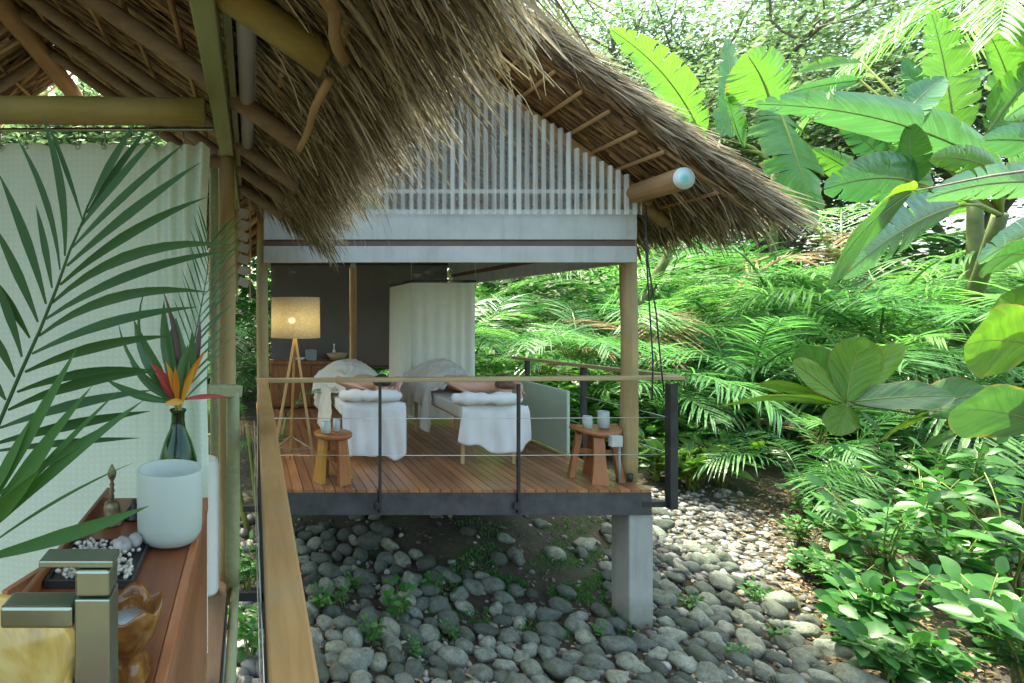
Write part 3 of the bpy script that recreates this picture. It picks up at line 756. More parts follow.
L1 = [(88,206,137,120,.02,1,.06,.1),(87,213,151,124,.02,.9,.06,.13),(78,230,163,130,.03,1,.05,.1),(72,248,185,143,.03,1.1,.04,.1),
 (67,266,201,162,.04,1.15,.04,.09),(60,285,207,197,.10,1.15,.03,.08),(52,303,231,245,.22,1.25,.03,.0),(46,319,229,251,.12,1.2,.02,.05),
 (39,336,208,292,.20,1.2,.02,.0),(32,354,198,307,.10,1.25,.01,.03),(25,372,172,336,.10,1.2,.01,.02),(17,392,152,370,.12,1.1,0,.03),
 (8,410,160,371,.10,1.2,0,.0),(0,428,154,390,.06,1.2,0,.02),(-6,444,151,411,.04,1.2,0,.03),(-10,452,140,438,.03,.8,0,.04),
 (83,222,44,114,-.03,.6,.05,.1),(65,256,42,116,-.10,1,.04,.06),(60,270,15,135,-.12,.8,.04,.06),(52,288,36,205,-.02,.8,.03,.05),
 (46,304,-2,172,-.05,1.1,.03,.04),(38,322,-8,222,-.04,1.2,.02,.03),(30,338,-12,272,-.04,1.2,.02,.03),(22,357,-10,270,-.06,1.1,.01,.02),(15,377,-12,325,-.04,1.1,.01,.02),(6,400,-12,372,0,1,0,.01)]
near_frond(R1, L1, 1.12).build('frond', M['palm_near'], pf)
R2 = [(-60,640,-.1),(-40,590,-.05),(-25,545,0),(-14,505,.02)]
L2 = [(-18,520,77,348,.0,1.3,0,.05),(-20,530,92,386,.02,1.2,0,.05),(-24,540,119,390,.02,.8,0,.08),(-26,545,144,400,.05,1.3,0,.1),(-30,560,135,462,.08,.35,0,.1),
 (-20,535,56,440,-.02,1.3,0,.0),(-22,540,40,470,.03,1.5,0,-.02),(-30,562,149,506,-.05,1.7,-.0,.3),(-18,515,30,420,.0,1.2,0,.02),(-10,500,128,415,.03,.9,0,.1)]
near_frond(R2, L2, 1.02, 13, rr=random.Random(6)).build('frond', M['palm_near_b'], pf)
b = MB(); b.log(V(P(-60,640,.95).x-.02, .95, gz(-.5,.95)+1.25), P(-30,560,1.0), .012, .006, 5, 8); b.build('stem', M['palm_stem'], pf)

# flowers in the vase
fl = thing('flower_arrangement', V(vx,vy,CT+.1), 'orange and red heliconia blooms with dark leaves in the green vase', 'flowers')
hel_o = leafmat('heliconia_orange', (.52,.14,.02), (.66,.27,.03), .2, .4, (1.2,1,.6))
hel_y = leafmat('heliconia_yellow', (.58,.27,.02), (.68,.38,.05), .2, .4, (1.2,1,.6))
hel_r = leafmat('heliconia_red', (.30,.03,.03), (.40,.06,.05), .2, .4, (1.2,1,1))
mo = P(178,404,vy)
def petal(x0,y0,x1,y1,w,bend,mat,name='bract',dz=0):
    mb = MB(); a, e = P(x0,y0,vy), P(x1,y1,vy+dz); L = (e-a).length; d = (e-a).normalized(); perp = V(-d.z,0,d.x)
    leaflet(mb, a, e, w*(.72 if name == 'bract' else 1)/F*vy, perp*bend*L, V(.2,-1,.25), 7, .5, .45); mb.build(name, mat, fl)
petal(181,404,205,352,11,.10,hel_o,dz=-.05); petal(182,404,196,364,9,.05,hel_y,dz=-.05); petal(178,402,166,362,10,-.05,hel_y,dz=-.06); petal(177,403,175,366,9,0,hel_o,dz=-.06)
petal(184,402,164,404,10,-.1,hel_y,dz=-.06); petal(182,400,229,397,7,.08,hel_r,dz=-.04); petal(176,400,150,362,14,-.08,hel_r,dz=-.04); petal(174,401,156,372,10,.0,hel_r,dz=-.03)
def fleaf(x0,y0,x1,y1,w,bend,mat=None,dz=0): petal(x0,y0,x1,y1,w,bend,mat or M['palm_dark'],'leaf',dz)
fleaf(178,403,134,320,16,.12); fleaf(179,403,176,318,24,.05,M['palm_dark'],.03); fleaf(180,402,164,300,12,.1); fleaf(180,402,162,288,6,-.1,M['red_dark'],.03)
fleaf(178,402,118,322,5,.25); fleaf(179,402,146,285,4,.35); fleaf(181,402,192,330,11,-.1); fleaf(177,402,104,378,9,.14); fleaf(176,402,130,362,10,.12); fleaf(182,400,200,318,8,-.1,M['red_dark'],.05)
fleaf(180,402,188,345,14,.05,M['palm'])
b = MB()
for k in range(5): b.tube([V(vx+.012*cos(k*1.3),vy+.012*sin(k*1.3),CT+.03), mo+V(.008*cos(k*1.3),.008*sin(k*1.3),0)], .004, 6)
b.build('stem', M['palm_stem'], fl)
mb = MB(); rr = random.Random(8)
ra = [P(182,402,vy+.02), P(190,360,vy+.06), P(199,318,vy+.10), P(207,275,vy+.14), P(210,245,vy+.16)]
mb.tube(ra, [.003,.003,.0025,.002,.001], 5)
for i in range(17):
    k = i/16; sgm = min(3, int(k*4)); p = ra[sgm].lerp(ra[sgm+1], k*4-sgm)
    px_ = CX+p.x*F/p.y; py_ = CY-(p.z-EYE)*F/p.y
    leaflet(mb, p, P(px_+44-14*k+rr.uniform(-4,4), py_-42+10*k+rr.uniform(-4,4), p.y+.05), .0075, V(0,0,.012), V(.1,-1,.2), 5, .2, .4)
    leaflet(mb, p, P(px_-20+6*k+rr.uniform(-3,3), py_-56+12*k, p.y+.05), .006, V(0,0,.008), V(.1,-1,.2), 5, .2, .4)
mb.build('palm_spray', M['palm_dark'], fl)
# ------------------------------------------------------------------ massage pavilion
YF, YB, XL, XR = 4.73, 9.3, .10, 3.50
pav = thing('massage_pavilion', V(1.8, 7.0, -1.2), 'open thatched massage pavilion on a raised wooden deck above the stones', 'pavilion')
b = MB(); rr = random.Random(12); x = XL
while x < XR-.03:
    w = min(.092, XR-x); 
    for (ya, yb) in ((YF-.02, 6.4+rr.uniform(-.9,.9)), (None, YB)):
        if ya is None: ya = ylast+.003
        b.box(V(x+w/2, (ya+yb)/2, -.0125+rr.uniform(-.0008,.0008)), (w-.007, yb-ya, .025)); ylast = yb
    x += w
b.build('deck_floor', M['deck'], pav, smooth=False)
b = MB(); b.box(V((XL+XR)/2-.0, YF+.02, -.125), (XR-XL+.02, .07, .20)); b.box(V(XR-.02,(YF+YB)/2+.03,-.125), (.06,YB-YF-.05,.196)); b.box(V((XL+XR)/2,YB-.03,-.125), (XR-XL-.1,.06,.196))
for y in (5.5,6.3,7.1,7.9,8.7): b.box(V((XL+XR)/2, y, -.11), (XR-XL-.10, .06, .15))
b.build('edge_beam', M['edge'], pav, smooth=False, bevel=.004)
for (x, y, w) in ((3.435,4.86,.21),(1.55,7.15,.2),(2.62,7.35,.2),(.35,7.3,.2),(3.35,9.1,.2)):
    b = MB(); zb = gz(x,y)-.15; b.box(V(x,y,(zb-.225)/2), (w,w+.03,-.225-zb)); b.build('concrete_pier', M['concrete'], pav, smooth=False, bevel=.01)
pp = P(628,481,4.95)
b = MB(); b.log(V(pp.x,4.95,-.0), V(pp.x,4.95,2.6), .073, .066, 71, 14, 14, .15); b.build('post', M['log_z'], pav)
for (x, y) in ((3.42,9.1),(.2,9.1),(1.75,9.15)):
    b = MB(); b.log(V(x,y,0), V(x,y,2.7), .065, .06, int(x*10)+72, 10, 8, .15); b.build('post', M['log_z'], pav)
# fascia bands
X0, X1 = .12, 3.395
for nm, mt, z0, z1, dy in (('fascia_board','white_wood',2.185,2.45,0), ('track','brown_gap',2.132,2.183,.02), ('fascia_board','white_wood',1.985,2.13,.004)):
    b = MB(); b.box(V((X0+X1)/2, YF+.03+dy, (z0+z1)/2), (X1-X0, .05, z1-z0)); b.build(nm, M[mt], pav, smooth=False, bevel=.004)
    b = MB(); b.box(V(X1-.02-dy*.3, (YF+.06+9.0)/2, (z0+z1)/2-.004), (.04, 9.0-YF-.07, z1-z0-.004)); b.build(nm, M[mt], pav, smooth=False, bevel=.004)
    b = MB(); b.box(V((X0+X1)/2, 9.02+dy, (z0+z1)/2+.30), (X1-X0-.05, .04, z1-z0)); b.build(nm, M[mt], pav, smooth=False)
# roof
PR = Slope(1.76, 3.93, 3.90, .74, 4.22, 9.6)
PL = Slope(1.76, 3.93, -.4, .74, 4.22, 9.6)
for sl in (PR, PL):
    t = MB(); slab(t, sl, .03, .15); t.build('thatch_slab', M['thatch_core'], pav, smooth=False)
rr = random.Random(31)
t = MB(); under_strips(t, PR, 7500, rr, .03, (.015,.04), (.3,.8), .10); under_strips(t, PL, 3500, rr, .03, (.015,.04), (.3,.8), .1); t.build('thatch', M['thatch'], pav)
# weathered outer layer and shaggy verge
t = MB()
for sl in (PR, PL):
    for _ in range(5200 if sl is PR else 1500):
        x = sl.x0+(sl.x1-sl.x0)*rr.random()**.9; y = rr.uniform(sl.ya-.02, sl.ya+1.6) if rr.random() < .65 else rr.uniform(sl.ya, sl.yb)
        d = sl.down+Vector((0,rr.gauss(-.05,.25),0))+sl.nrm*rr.uniform(-.02,.16)
        blade(t, sl.pt(x,y,.14+rr.random()*.06), d, rr.uniform(.25,.6), rr.uniform(.008,.02), rr.uniform(.02,.25), rr, 2, Vector((0,1,0))+sl.nrm*rr.uniform(-.6,.6), .06)
t.build('weathered_thatch', M['thatch_top'], pav)
t = MB()
for sl, n in ((PR, 3800), (PL, 700)):
    for _ in range(n):
        k = rr.random(); x = sl.x0+(sl.x1-sl.x0)*k; p = sl.pt(x, sl.ya+rr.uniform(-.05,.06), rr.uniform(.07,.18))
        d = sl.down + Vector((0, -rr.uniform(.0,.45), 0)) + sl.nrm*rr.gauss(0,.06)
        blade(t, p, d, rr.uniform(.2,.55), rr.uniform(.006,.017), rr.uniform(.05,.40)*rr.random(), rr, 3, None, .07)
t.build('verge_fringe', M['thatch_top'], pav)
t = MB()
fringe(t, PR, 4200, rr, 3.84, (.2,.46), (.008,.018), .0, .16, (.3,1.3), None, .28, 3, .06, .12)
fringe(t, PR, 1900, rr, 3.60, (.3,.5), (.012,.025), .0, .05, (.0,.4), None, .25, 2, .05, .12)
fringe(t, PL, 1200, rr, -.35, (.2,.45), (.008,.018), .0, .15, (.3,1.2), None, .25, 3, .06)
t.build('eave_fringe', M['thatch_fr'], pav)
for i, k in enumerate((.10,.2,.3,.4,.5,.6,.7,.8,.9)):
    for sl in (PR, PL):
        x = sl.x0+(sl.x1-sl.x0)*k
        b = MB(); b.log(sl.pt(x,4.24,-.02), sl.pt(x,9.5,-.02), .019, .017, 110+i, 7, 8, .5); b.build('purlin', M['stick'], pav)
for i, y in enumerate((4.85,5.7,6.6,7.5,8.4,9.2)):
    for sl in (PR, PL):
        e = sl.pt(3.80 if sl is PR else -.3, y, -.10)
        b = MB(); b.log(V(1.76,y,3.93-.12), e, .048, .045, 130+i, 9, 8, .25); b.build('rafter', M['log'], pav)
b = MB(); b.log(V(3.36,4.2,2.585), V(3.36,9.4,2.585), .088, .08, 141, 14, 10, .1); wp = b.build('wall_plate', M['ridge'], pav)
b = MB(); b.lathe(V(0,0,0), [(.001,0),(.052,0),(.082,-.004),(.086,-.012)], 24)
b.v = [(3.36+p[0], 4.196-p[2]*-1-.004, 2.585+p[1]) for p in b.v]
wp_e = b.build('painted_end', None, wp)
def endmat():
    m, nt, bs_ = new_mat('turquoise_end')
    vm = nt.nodes.new("ShaderNodeVectorMath"); vm.operation = 'DISTANCE'
    tc = nt.nodes.new("ShaderNodeTexCoord"); nt.links.new(tc.outputs["Object"], vm.inputs[0])
    o = ORG[wp_e.name]; vm.inputs[1].default_value = (3.36-o[0], 4.19-o[1], 2.585-o[2])
    mr = nt.nodes.new("ShaderNodeMath"); mr.operation = 'MULTIPLY'; mr.inputs[1].default_value = 11; nt.links.new(vm.outputs["Value"], mr.inputs[0])
    ns = noise_tex(nt, coords(nt), 25, 3); ad = nt.nodes.new("ShaderNodeMath"); ad.operation = 'ADD'
    m2 = nt.nodes.new("ShaderNodeMath"); m2.operation='MULTIPLY'; m2.inputs[1].default_value=.25; nt.links.new(ns, m2.inputs[0])
    nt.links.new(mr.outputs[0], ad.inputs[0]); nt.links.new(m2.outputs[0], ad.inputs[1])
    c = ramp(nt, ad.outputs[0], [(.2,(.12,.42,.40)),(.45,(.28,.58,.55)),(.62,(.55,.68,.70))])
    nt.links.new(c, bs_.inputs["Base Color"]); bs_.inputs["Roughness"].default_value=.6; return m
wp_e.data.materials.append(endmat())
b = MB(); b.log(P(655,192,5.0), P(699,217,5.0), .055, .055, 143, 10, 5, .1); b.build('brace', M['log'], pav)
b = MB(); b.log(V(1.76,4.4,3.80), V(1.76,9.5,3.80), .07, .07, 144, 10); b.build('ridge_pole', M['log'], pav)
b = MB(); b.log(V(.15,4.3,2.585), V(.15,9.4,2.585), .08, .08, 145, 10); b.build('wall_plate', M['log'], pav)
# clear corrugated gable sheets
b = MB(); n_ = 560; ys = YF-.03
def gab(u, v):
    x = X0+(X1+.02-X0)*u
    ph = x/.072; k = math.floor(ph); xm = (k+.5)*.072
    top = min(PR.pt(xm,ys).z, PL.pt(xm,ys).z)-.10+.10*(((k*7919)%13)/13-.5)
    fr = ph-k
    top -= .10*abs(fr-.5)**2
    return V(x, ys+.012*sin(2*pi*ph), 2.40+(top-2.40)*v)
b.grid(gab, n_, 3)
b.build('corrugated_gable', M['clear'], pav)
b = MB(); b.beam(V(1.76,YF+.06,3.80), V(3.55,YF+.06,2.52), .07, .09); b.beam(V(1.76,YF+.06,3.80), V(-.03,YF+.06,2.52), .07, .09); b.build('gable_frame', M['log'], pav, smooth=False, bevel=.01)
b = MB(); b.box(V(1.76,YF+.07,2.62), (3.2,.03,.035)); b.build('gable_rail', M['white_wood'], pav, smooth=False)

# low pale panel at the side
pn = MB(); pn.beam(V(3.42,5.80,.36), V(3.40,7.25,.36), .035, .68)
tag(pn.build('privacy_screen', M['green_panel'], None, V(3.41,6.5,.02), smooth=False, bevel=.006), 'low pale green screen panel standing at the deck edge beside the second massage table', 'panel')

# railings
def bar_post(mb, p0, p1, w): mb.beam(p0, p1, w, w, (0,1,0))
rl = thing('near_railing', V(.07,2.7,.0), 'thick golden handrail leading away from the camera along the gap', 'railing')
hn = MB()
A0, A1 = P(293,683,.99), P(262.5,381,4.73)
d_ = (A1-A0).normalized(); A00 = A0-d_*.9
hn.beam(A00, A1+d_*.02, .092, .045); hn.build('handrail', M['rail_top'], rl, smooth=False, bevel=.007)
b = MB(); b.beam(A00+V(-.030,0,-.05), A1+V(-.030,0,-.05), .02, .055); b.build('rail_flange', M['steel'], rl, smooth=False)
for y in (.25,1.75,3.25,4.70):
    k = (y-A00.y)/(A1.y-A00.y); p = A00.lerp(A1,k)
    b = MB(); b.box(V(p.x-.025,y,(p.z-.03-.35)/2), (.03,.03,p.z-.03+.35)); b.box(V(p.x-.09,y,-.16), (.16,.03,.05)); b.build('post', M['steel'], rl, smooth=False)
for z in (.28,.60):
    b = MB(); b.tube([V(.035,-.3,z),V(.035,4.7,z)], .003, 6); b.build('cable', M['cable'], rl)

fr_ = thing('front_railing', V(1.9,4.73,0), 'front railing with slim wooden handrail and steel cables across the deck edge', 'railing')
B0, B1 = P(256,380.5,4.70), P(681,377.5,4.70)
b = MB(); b.beam(B0, B1, .09, .034); b.build('handrail', M['rail_x'], fr_, smooth=False, bevel=.005)
for px, w in ((380,.022),(518.5,.022)):
    p = P(px,384,4.70); b = MB(); b.box(V(p.x,4.70,(p.z-.20)/2), (w,.03,p.z+.20)); b.box(V(p.x-.02,4.688,-.135), (.05,.012,.06)); b.build('post', M['steel'], fr_, smooth=False, bevel=.002)
p = P(671.5,384,4.70); b = MB(); b.box(V(p.x,4.70,(p.z-.16)/2), (.066,.066,p.z+.16)); b.box(V(p.x-.13,4.74,-.13),(.22,.06,.05)); b.build('post', M['steel'], fr_, smooth=False, bevel=.003)
for y in (418.2,455.2):
    b = MB(); b.tube([P(262,y,4.70),P(380,y+.3,4.70),P(518,y+.2,4.70),P(671,y-.8,4.70)], .0036, 6); b.build('cable', M['cable'], fr_)

rr_ = thing('side_railing', V(3.75,6.2,0), 'far railing running back along the right side of the deck', 'railing')
C0, C1 = P(672,376,4.82), P(514,357.5,7.65)
b = MB(); b.beam(C0, C1, .09, .036); b.build('handrail', M['rail_x'], rr_, smooth=False, bevel=.005)
for px in (583.5,527):
    k = 0
    Y = 4.82
    for _ in range(40):
        Y = 4.82 + k*(7.65-4.82); x = CX+(C0.lerp(C1,k)).x*F/Y
        k += (x-px)/900
    p = C0.lerp(C1,k); b = MB(); b.box(V(p.x,p.y,(p.z-.20)/2), (.05,.05,p.z+.20-.04)); b.build('post', M['steel'], rr_, smooth=False)
for z in (.28,.60):
    b = MB(); b.tube([V(C0.x,C0.y,z),V(C1.x,C1.y,z)], .0036, 6); b.build('cable', M['cable'], rr_)

# hanging black cables by the post
cb = thing('hanging_cables', P(646,215,4.6), 'two black cables hanging from the eave beside the front log post', 'cable')
for pts in ([(646,205),(646,250),(649,300),(653,362),(652,400)], [(645,215),(648,262),(656,312),(662,375),(664,392)]):
    b = MB(); b.tube([P(x,y,4.62) for x,y in pts], .006, 6); b.build('cable', M['steel'], cb)
# outlet box
ox_ = thing('outlet_box', P(620,483,4.84), 'small grey electrical box on a conduit beside the front log post', 'outlet box')
b = MB(); b.box(P(615.5,441,4.82), (.10,.05,.10)); b.build('box', plain('grey_plastic', (.42,.46,.46), .5), ox_, smooth=False, bevel=.006)
b = MB(); b.tube([P(619,447,4.83), P(619.5,483,4.83)], .012, 8); b.build('conduit', plain('conduit_grey', (.25,.28,.28), .5), ox_)
b = MB(); b.lathe(P(630,481.5,4.80), [(.001,0),(.022,0),(.028,.07),(.024,.07),(.019,.008),(.001,.008)], 16)
tag(b.build('cup', M['steel'], None, P(630,481.5,4.80)), 'small black cup at the foot of the front log post', 'cup')

# roller screens on the back
for i, (xa, xb) in enumerate(((271,349.5),(356.5,447))):
    a, c = P(xa,265,9.0), P(xb,265,9.0)
    t = thing('roller_screen', V((a.x+c.x)/2,9.0,a.z), ('dark mesh roller screen hanging behind the floor lamp','dark mesh roller screen hanging behind the curtained cubicle')[i], 'screen')
    zb = (P(0,366,9.0)).z
    s_ = MB(); s_.box(V((a.x+c.x)/2,9.0,(a.z+zb)/2), (c.x-a.x,.006,a.z-zb)); s_.build('fabric', M['screen'], t, smooth=False)
    s_ = MB(); s_.tube([V(a.x,9.0,zb-.01),V(c.x,9.0,zb-.01)], .022, 10); s_.build('bottom_bar', M['steel'], t)
    s_ = MB(); s_.tube([V(a.x-.01,9.0,a.z+.02),V(c.x+.01,9.0,a.z+.02)], .026, 10); s_.build('roller', M['steel'], t)

# curtained cubicle
cbx = thing('curtain_cubicle', V(2.7,8.3,0), 'white curtained changing cubicle behind the massage tables', 'curtain cubicle')
q0, q1, q2 = V(2.34,9.0,0), V(2.26,7.57,0), V(3.16,7.57,0)
def cub(u, v):
    L1_, L2_ = (q1-q0).length, (q2-q1).length; s = u*(L1_+L2_)
    if s < L1_: p = q0.lerp(q1, s/L1_); n = V(-1,0,0)
    else: p = q1.lerp(q2, (s-L1_)/L2_); n = V(0,-1,0)
    amp = .034 if s < L1_ else .030*(.35+.65*abs(sin(s*1.7)))
    return p + n*amp*(sin(s*42+.6*sin(s*9))*(.5+.5*v)) + V(0,0,1.96-(1.96-.07)*v)
b = MB(); b.grid(cub, 260, 10); b.build('curtain', M['cubicle'], cbx)
b = MB(); b.tube([q0+V(0,0,1.985), q1+V(0,0,1.985), q2+V(0,0,1.985), V(3.2,9,1.985)], .014, 8); b.build('track', M['steel'], cbx)
b = MB()
for q in (q1, q2): b.tube([q+V(0,0,1.99), q+V(0,0,2.9)], .003, 5)
b.build('hanger', M['cable'], cbx)
b = MB(); b.tube([V(2.93,7.9,1.985),V(2.93,7.9,2.2)], .008, 8); b.lathe(V(2.9,7.8,2.16), [(.001,.02),(.02,.015),(.045,.0),(.001,-.002)], 14); b.build('shower_head', M['chrome'], cbx)

# cabinet
cbn = thing('low_cabinet', V(.9,8.85,0), 'low reddish brown wooden cabinet under the dark screens', 'cabinet')
xa, xb = P(271,0,8.6).x, P(352,0,8.6).x
b = MB(); b.box(V((xa+xb)/2,8.84,.375), (xb-xa,.40,.69)); b.build('carcass', M['cab'], cbn, smooth=False, bevel=.004)
b = MB(); b.box(V((xa+xb)/2,8.82,.742), (xb-xa+.03,.46,.04)); b.build('top', M['cab'], cbn, smooth=False, bevel=.004)
n = 4; dw = (xb-xa)/n
for k in range(n):
    b = MB(); b.box(V(xa+dw*(k+.5),8.628,.38), (dw-.012,.022,.62)); d = b.build('door', M['cab'], cbn, smooth=False, bevel=.003)
    b = MB(); b.lathe(V(xa+dw*(k+(.82 if k%2==0 else .18)),8.605,.5), [(.001,-.012),(.012,-.01),(.012,.01),(.001,.012)], 10); b.build('knob', M['steel'], d)
wb = P(337,358,8.75)
b = MB(); b.lathe(V(wb.x,8.75,.763), [(.001,0),(.09,0),(.13,.05),(.175,.12),(.165,.12),(.12,.05),(.08,.02),(.001,.02)], 28)
tag(b.build('wooden_basin', M['rail_x'], None, V(wb.x,8.75,.763)), 'round wooden basin on the low cabinet', 'basin')
q = P(335,350,8.85)
b = MB(); b.lathe(V(q.x,8.95,.763), [(.001,0),(.025,0),(.025,.15),(.010,.17),(.010,.23),(.016,.235),(.016,.26),(.001,.262)], 14)
tag(b.build('soap_bottle', M['white_paint'], None, V(q.x,8.95,.763)), 'thin white pump bottle standing behind the wooden basin', 'bottle')
q = P(311,353,8.8)
b = MB(); b.box(V(q.x,8.8,.763+.085), (.17,.12,.17)); b.box(V(q.x,8.8,.763+.175), (.06,.03,.012))
tag(b.build('tissue_box', plain('grey_box', (.27,.28,.29), .7), None, V(q.x,8.8,.763), smooth=False, bevel=.005), 'grey square box on the low cabinet left of the wooden basin', 'box')
b = MB(); b.lathe(V(P(300,0,8.75).x,8.75,.763), [(.001,0),(.04,0),(.085,.045),(.078,.045),(.036,.01),(.001,.01)], 20)
tag(b.build('white_dish', M['white_paint'], None, V(P(300,0,8.75).x,8.75,.763)), 'shallow white dish on the low cabinet beside the grey box', 'dish')

# floor lamp
lx, ly = P(295.5,0,5.25).x, 5.25
lt = P(0,297.5,ly).z; lb = P(0,337.5,ly).z
lm = thing('floor_lamp', V(lx,ly,0), 'lit tripod floor lamp with woven drum shade and wooden legs', 'floor lamp')
b = MB(); b.lathe(V(lx,ly,0), [(.238,lb),(.236,(lb+lt)/2),(.234,lt),(.230,lt),(.232,(lb+lt)/2),(.234,lb),(.238,lb)], 48, False); b.build('shade', M['shade'], lm)
apex = V(lx-.005, ly, lb+.02)
feet = [P(316.5,480,5.02), P(270,478,5.04), V(lx-.02, ly+.42, 0)]
for f in feet:
    f.z = 0; b = MB(); b.beam(apex+(f-apex).normalized()*.0, f, .026, .020, (0,1,.2)); b.build('leg', M['lampleg'], lm, smooth=False, bevel=.003)
b = MB()
mids = [apex.lerp(f, .80) for f in feet]
for i in range(3): b.beam(mids[i], mids[(i+1)%3], .012, .012)
b.build('stretcher', M['log_dark'], lm, smooth=False)
b = MB(); b.lathe(V(lx-.04,ly-.06,lb+.135), [(.001,-.0),(.016,.004),(.028,.016),(.032,.032),(.028,.048),(.016,.06),(.001,.064)], 20); b.build('bulb', M['bulb'], lm)
pl = bpy.data.lights.new("lamp_glow", 'POINT'); pl.energy = .7; pl.color = (1,.85,.62); pl.shadow_soft_size = .05
po = bpy.data.objects.new("lamp_glow", pl); COL.objects.link(po); po.parent = lm; po.location = (0,0,lb+.15)

# stools
def stool(name, label, px, Y, wpx, hz, matA, matB, dish, ang):
    c = P(px,0,Y); r = wpx/2/F*Y
    t = thing(name, V(c.x,Y,0), label, 'stool', 'small wooden stools on the deck')
    s_ = MB()
    if dish:
        def sf(u, v):
            a = 2*pi*u
            return V(c.x+r*v*cos(a)*1.02, Y+r*v*sin(a)*.85, hz-.012+.042*(v*cos(a))**2)
        s_.grid(sf, 32, 8); o = len(s_.v)
        s_.build('seat', matA, t, solid=.045)
    else:
        s_.lathe(V(c.x,Y,0), [(.001,hz-.045),(r*.92,hz-.045),(r,hz-.03),(r,hz-.008),(r*.97,hz),(.001,hz)], 40); s_.build('seat', matA, t)
    for k in range(4):
        a = radians(ang+90*k); ca, sa = cos(a), sin(a)
        top = V(c.x+ca*r*.62, Y+sa*r*.62, hz-.04); bot = V(c.x+ca*r*.93, Y+sa*r*.93, 0)
        s_ = MB(); w0, w1 = .085, .135
        rad, tan = V(ca,sa,0), V(-sa,ca,0); pts = []
        for (p, w) in ((bot,w1),(bot.lerp(top,.5),w0*1.12),(top,w0)):
            for sr in (-.024,.024):
                for st in (-w/2,w/2): pts.append(p+rad*sr+tan*st)
        f_ = [(0,1,3,2),(8,10,11,9)]
        for o in (0,4): f_ += [(o,o+4,o+5,o+1),(o+2,o+3,o+7,o+6),(o,o+2,o+6,o+4),(o+1,o+5,o+7,o+3)]
        s_.add(pts, f_); s_.build('leg', matB if k % 2 else matA, t, smooth=False, bevel=.004)
    s_ = MB()
    for k in range(2):
        a = radians(ang+90*k); d = V(cos(a),sin(a),0)*r*.72
        s_.beam(V(c.x,Y,.20+.05*k)-d, V(c.x,Y,.20+.05*k)+d, .03, .05)
    s_.build('stretcher', matA, t, smooth=False, bevel=.004)
    return c, r
c1, r1 = stool('wooden_stool', 'round topped stool with yellow wood legs in front of the lamp', 333, 4.98, 38, .445, M['stool_red'], M['stool_gold'], False, -60)
c2, r2 = stool('wooden_stool', 'reddish dished stool with splayed legs beside the front log post', 595.5, 5.02, 46, .455, M['stool_red'], M['stool_red'], True, -112)
def candle(px, Y, z, r, h, label):
    x = P(px,0,Y).x; t = thing('candle_holder', V(x,Y,z), label, 'candle holder', 'glass candle holders on the stools')
    b = MB(); b.lathe(V(x,Y,z), [(.001,.0),(r*.6,.0),(r*.92,h*.12),(r,h*.5),(r*.9,h),(r*.84,h),(r*.93,h*.5),(r*.85,h*.16),(.001,h*.1)], 24); b.build('glass', M['candle_glass'], t)
    b = MB(); b.lathe(V(x,Y,z+h*.12), [(.001,0),(r*.7,0),(r*.75,h*.35),(.001,h*.36)], 18); b.build('candle', M['wax'], t)
candle(326,4.90,.446,.046,.11,'rounded glass candle holder, the left of the pair on the round stool')
candle(336.5,4.98,.446,.036,.12,'narrow glass candle holder, the right of the pair on the round stool')
candle(587.5,4.98,.468,.042,.125,'smaller glass candle holder on the dished stool beside the post')
candle(603.5,5.0,.468,.052,.165,'tall wide glass candle holder on the dished stool beside the post')

# ------------------------------------------------------------------ massage tables, linen and people
def table(cx_, y0, label):
    t = thing('massage_table', V(cx_,y0+.95,0), label, 'massage table', 'massage tables on the deck')
    b = MB(); b.box(V(cx_,y0+.95,.545), (.66,1.86,.13)); b.build('padded_top', M['white_paint'], t, bevel=.02)
    b = MB()
    for sx_ in (-.27,.27): b.box(V(cx_+sx_,y0+.95,.47), (.03,1.7,.035))
    for yy in (.12,1.78): b.box(V(cx_,y0+yy,.47), (.51,.03,.03))
    b.build('frame', M['tableleg'], t, smooth=False)
    for sx_ in (-.255,.255):
        for yy in (.16,1.7):
            b = MB(); b.beam(V(cx_+sx_,y0+yy,.5), V(cx_+sx_*1.02,y0+yy-.0,0), .036, .036, (0,1,0)); b.build('leg', M['tableleg'], t, smooth=False, bevel=.004)
def sheet(cx_, y0, zbot, label, seed):
    """cloth over the head end of the table, hanging in front"""
    ph = seed*1.7
    def fn(u, v):
        x = (u-.5)*.64; ln = .55+(.63-zbot+.07*(1-(2*u-1)**2)+.03*sin(u*7+ph)+.015*sin(u*17)); s = v*ln
        ed = (abs(2*u-1))**6
        if s < .55: p = V(cx_+x, y0+.55-s, .625-.02*ed)
        else:
            h = s-.55; a = min(1, h/.06)
            p = V(cx_+x*(1+.02+.16*(h/.5)*(.5+.5*sin(x*9+ph))), y0-.03*a-.026*sin(x*19+ph+3*h)*min(1,h*2.5)-.014*sin(x*43+ph*2-4*h)*min(1,h*3)-.03*noise.noise(Vector((x*5,h*3,ph)))*min(1,h*4)+.05*h*sin(x*6+ph), .625-h)
        return p
    b = MB(); b.grid(fn, 60, 50)
    tag(b.build('table_sheet', M['sheet'], None, V(cx_,y0,.63), solid=.004), label, 'sheet', 'white sheets hanging over the table heads')
def roll(cx_, y0, w, z, label, seed):
    """fluffy towel wrapped face cradle: an arc of a roll open at the back"""
    b = MB(); pts = []; rad = []; r_ = random.Random(seed)
    for i in range(25):
        k = i/24; x = (k-.5)*w
        pts.append(V(cx_+x, y0+.10*(2*k-1)**2*1.3, z-.02*(2*k-1)**2)); rad.append((.050+.016*abs(sin(k*pi*2+.15*seed))+.006*sin(k*31+seed)+r_.uniform(-.006,.006))*(1 if .02<k<.98 else .45))
    b.tube(pts, rad, 16)
    tag(b.build('towel_roll', M['towel'], None, V(cx_,y0,z), subd=1), label, 'towel', 'rolled white towels at the table heads')
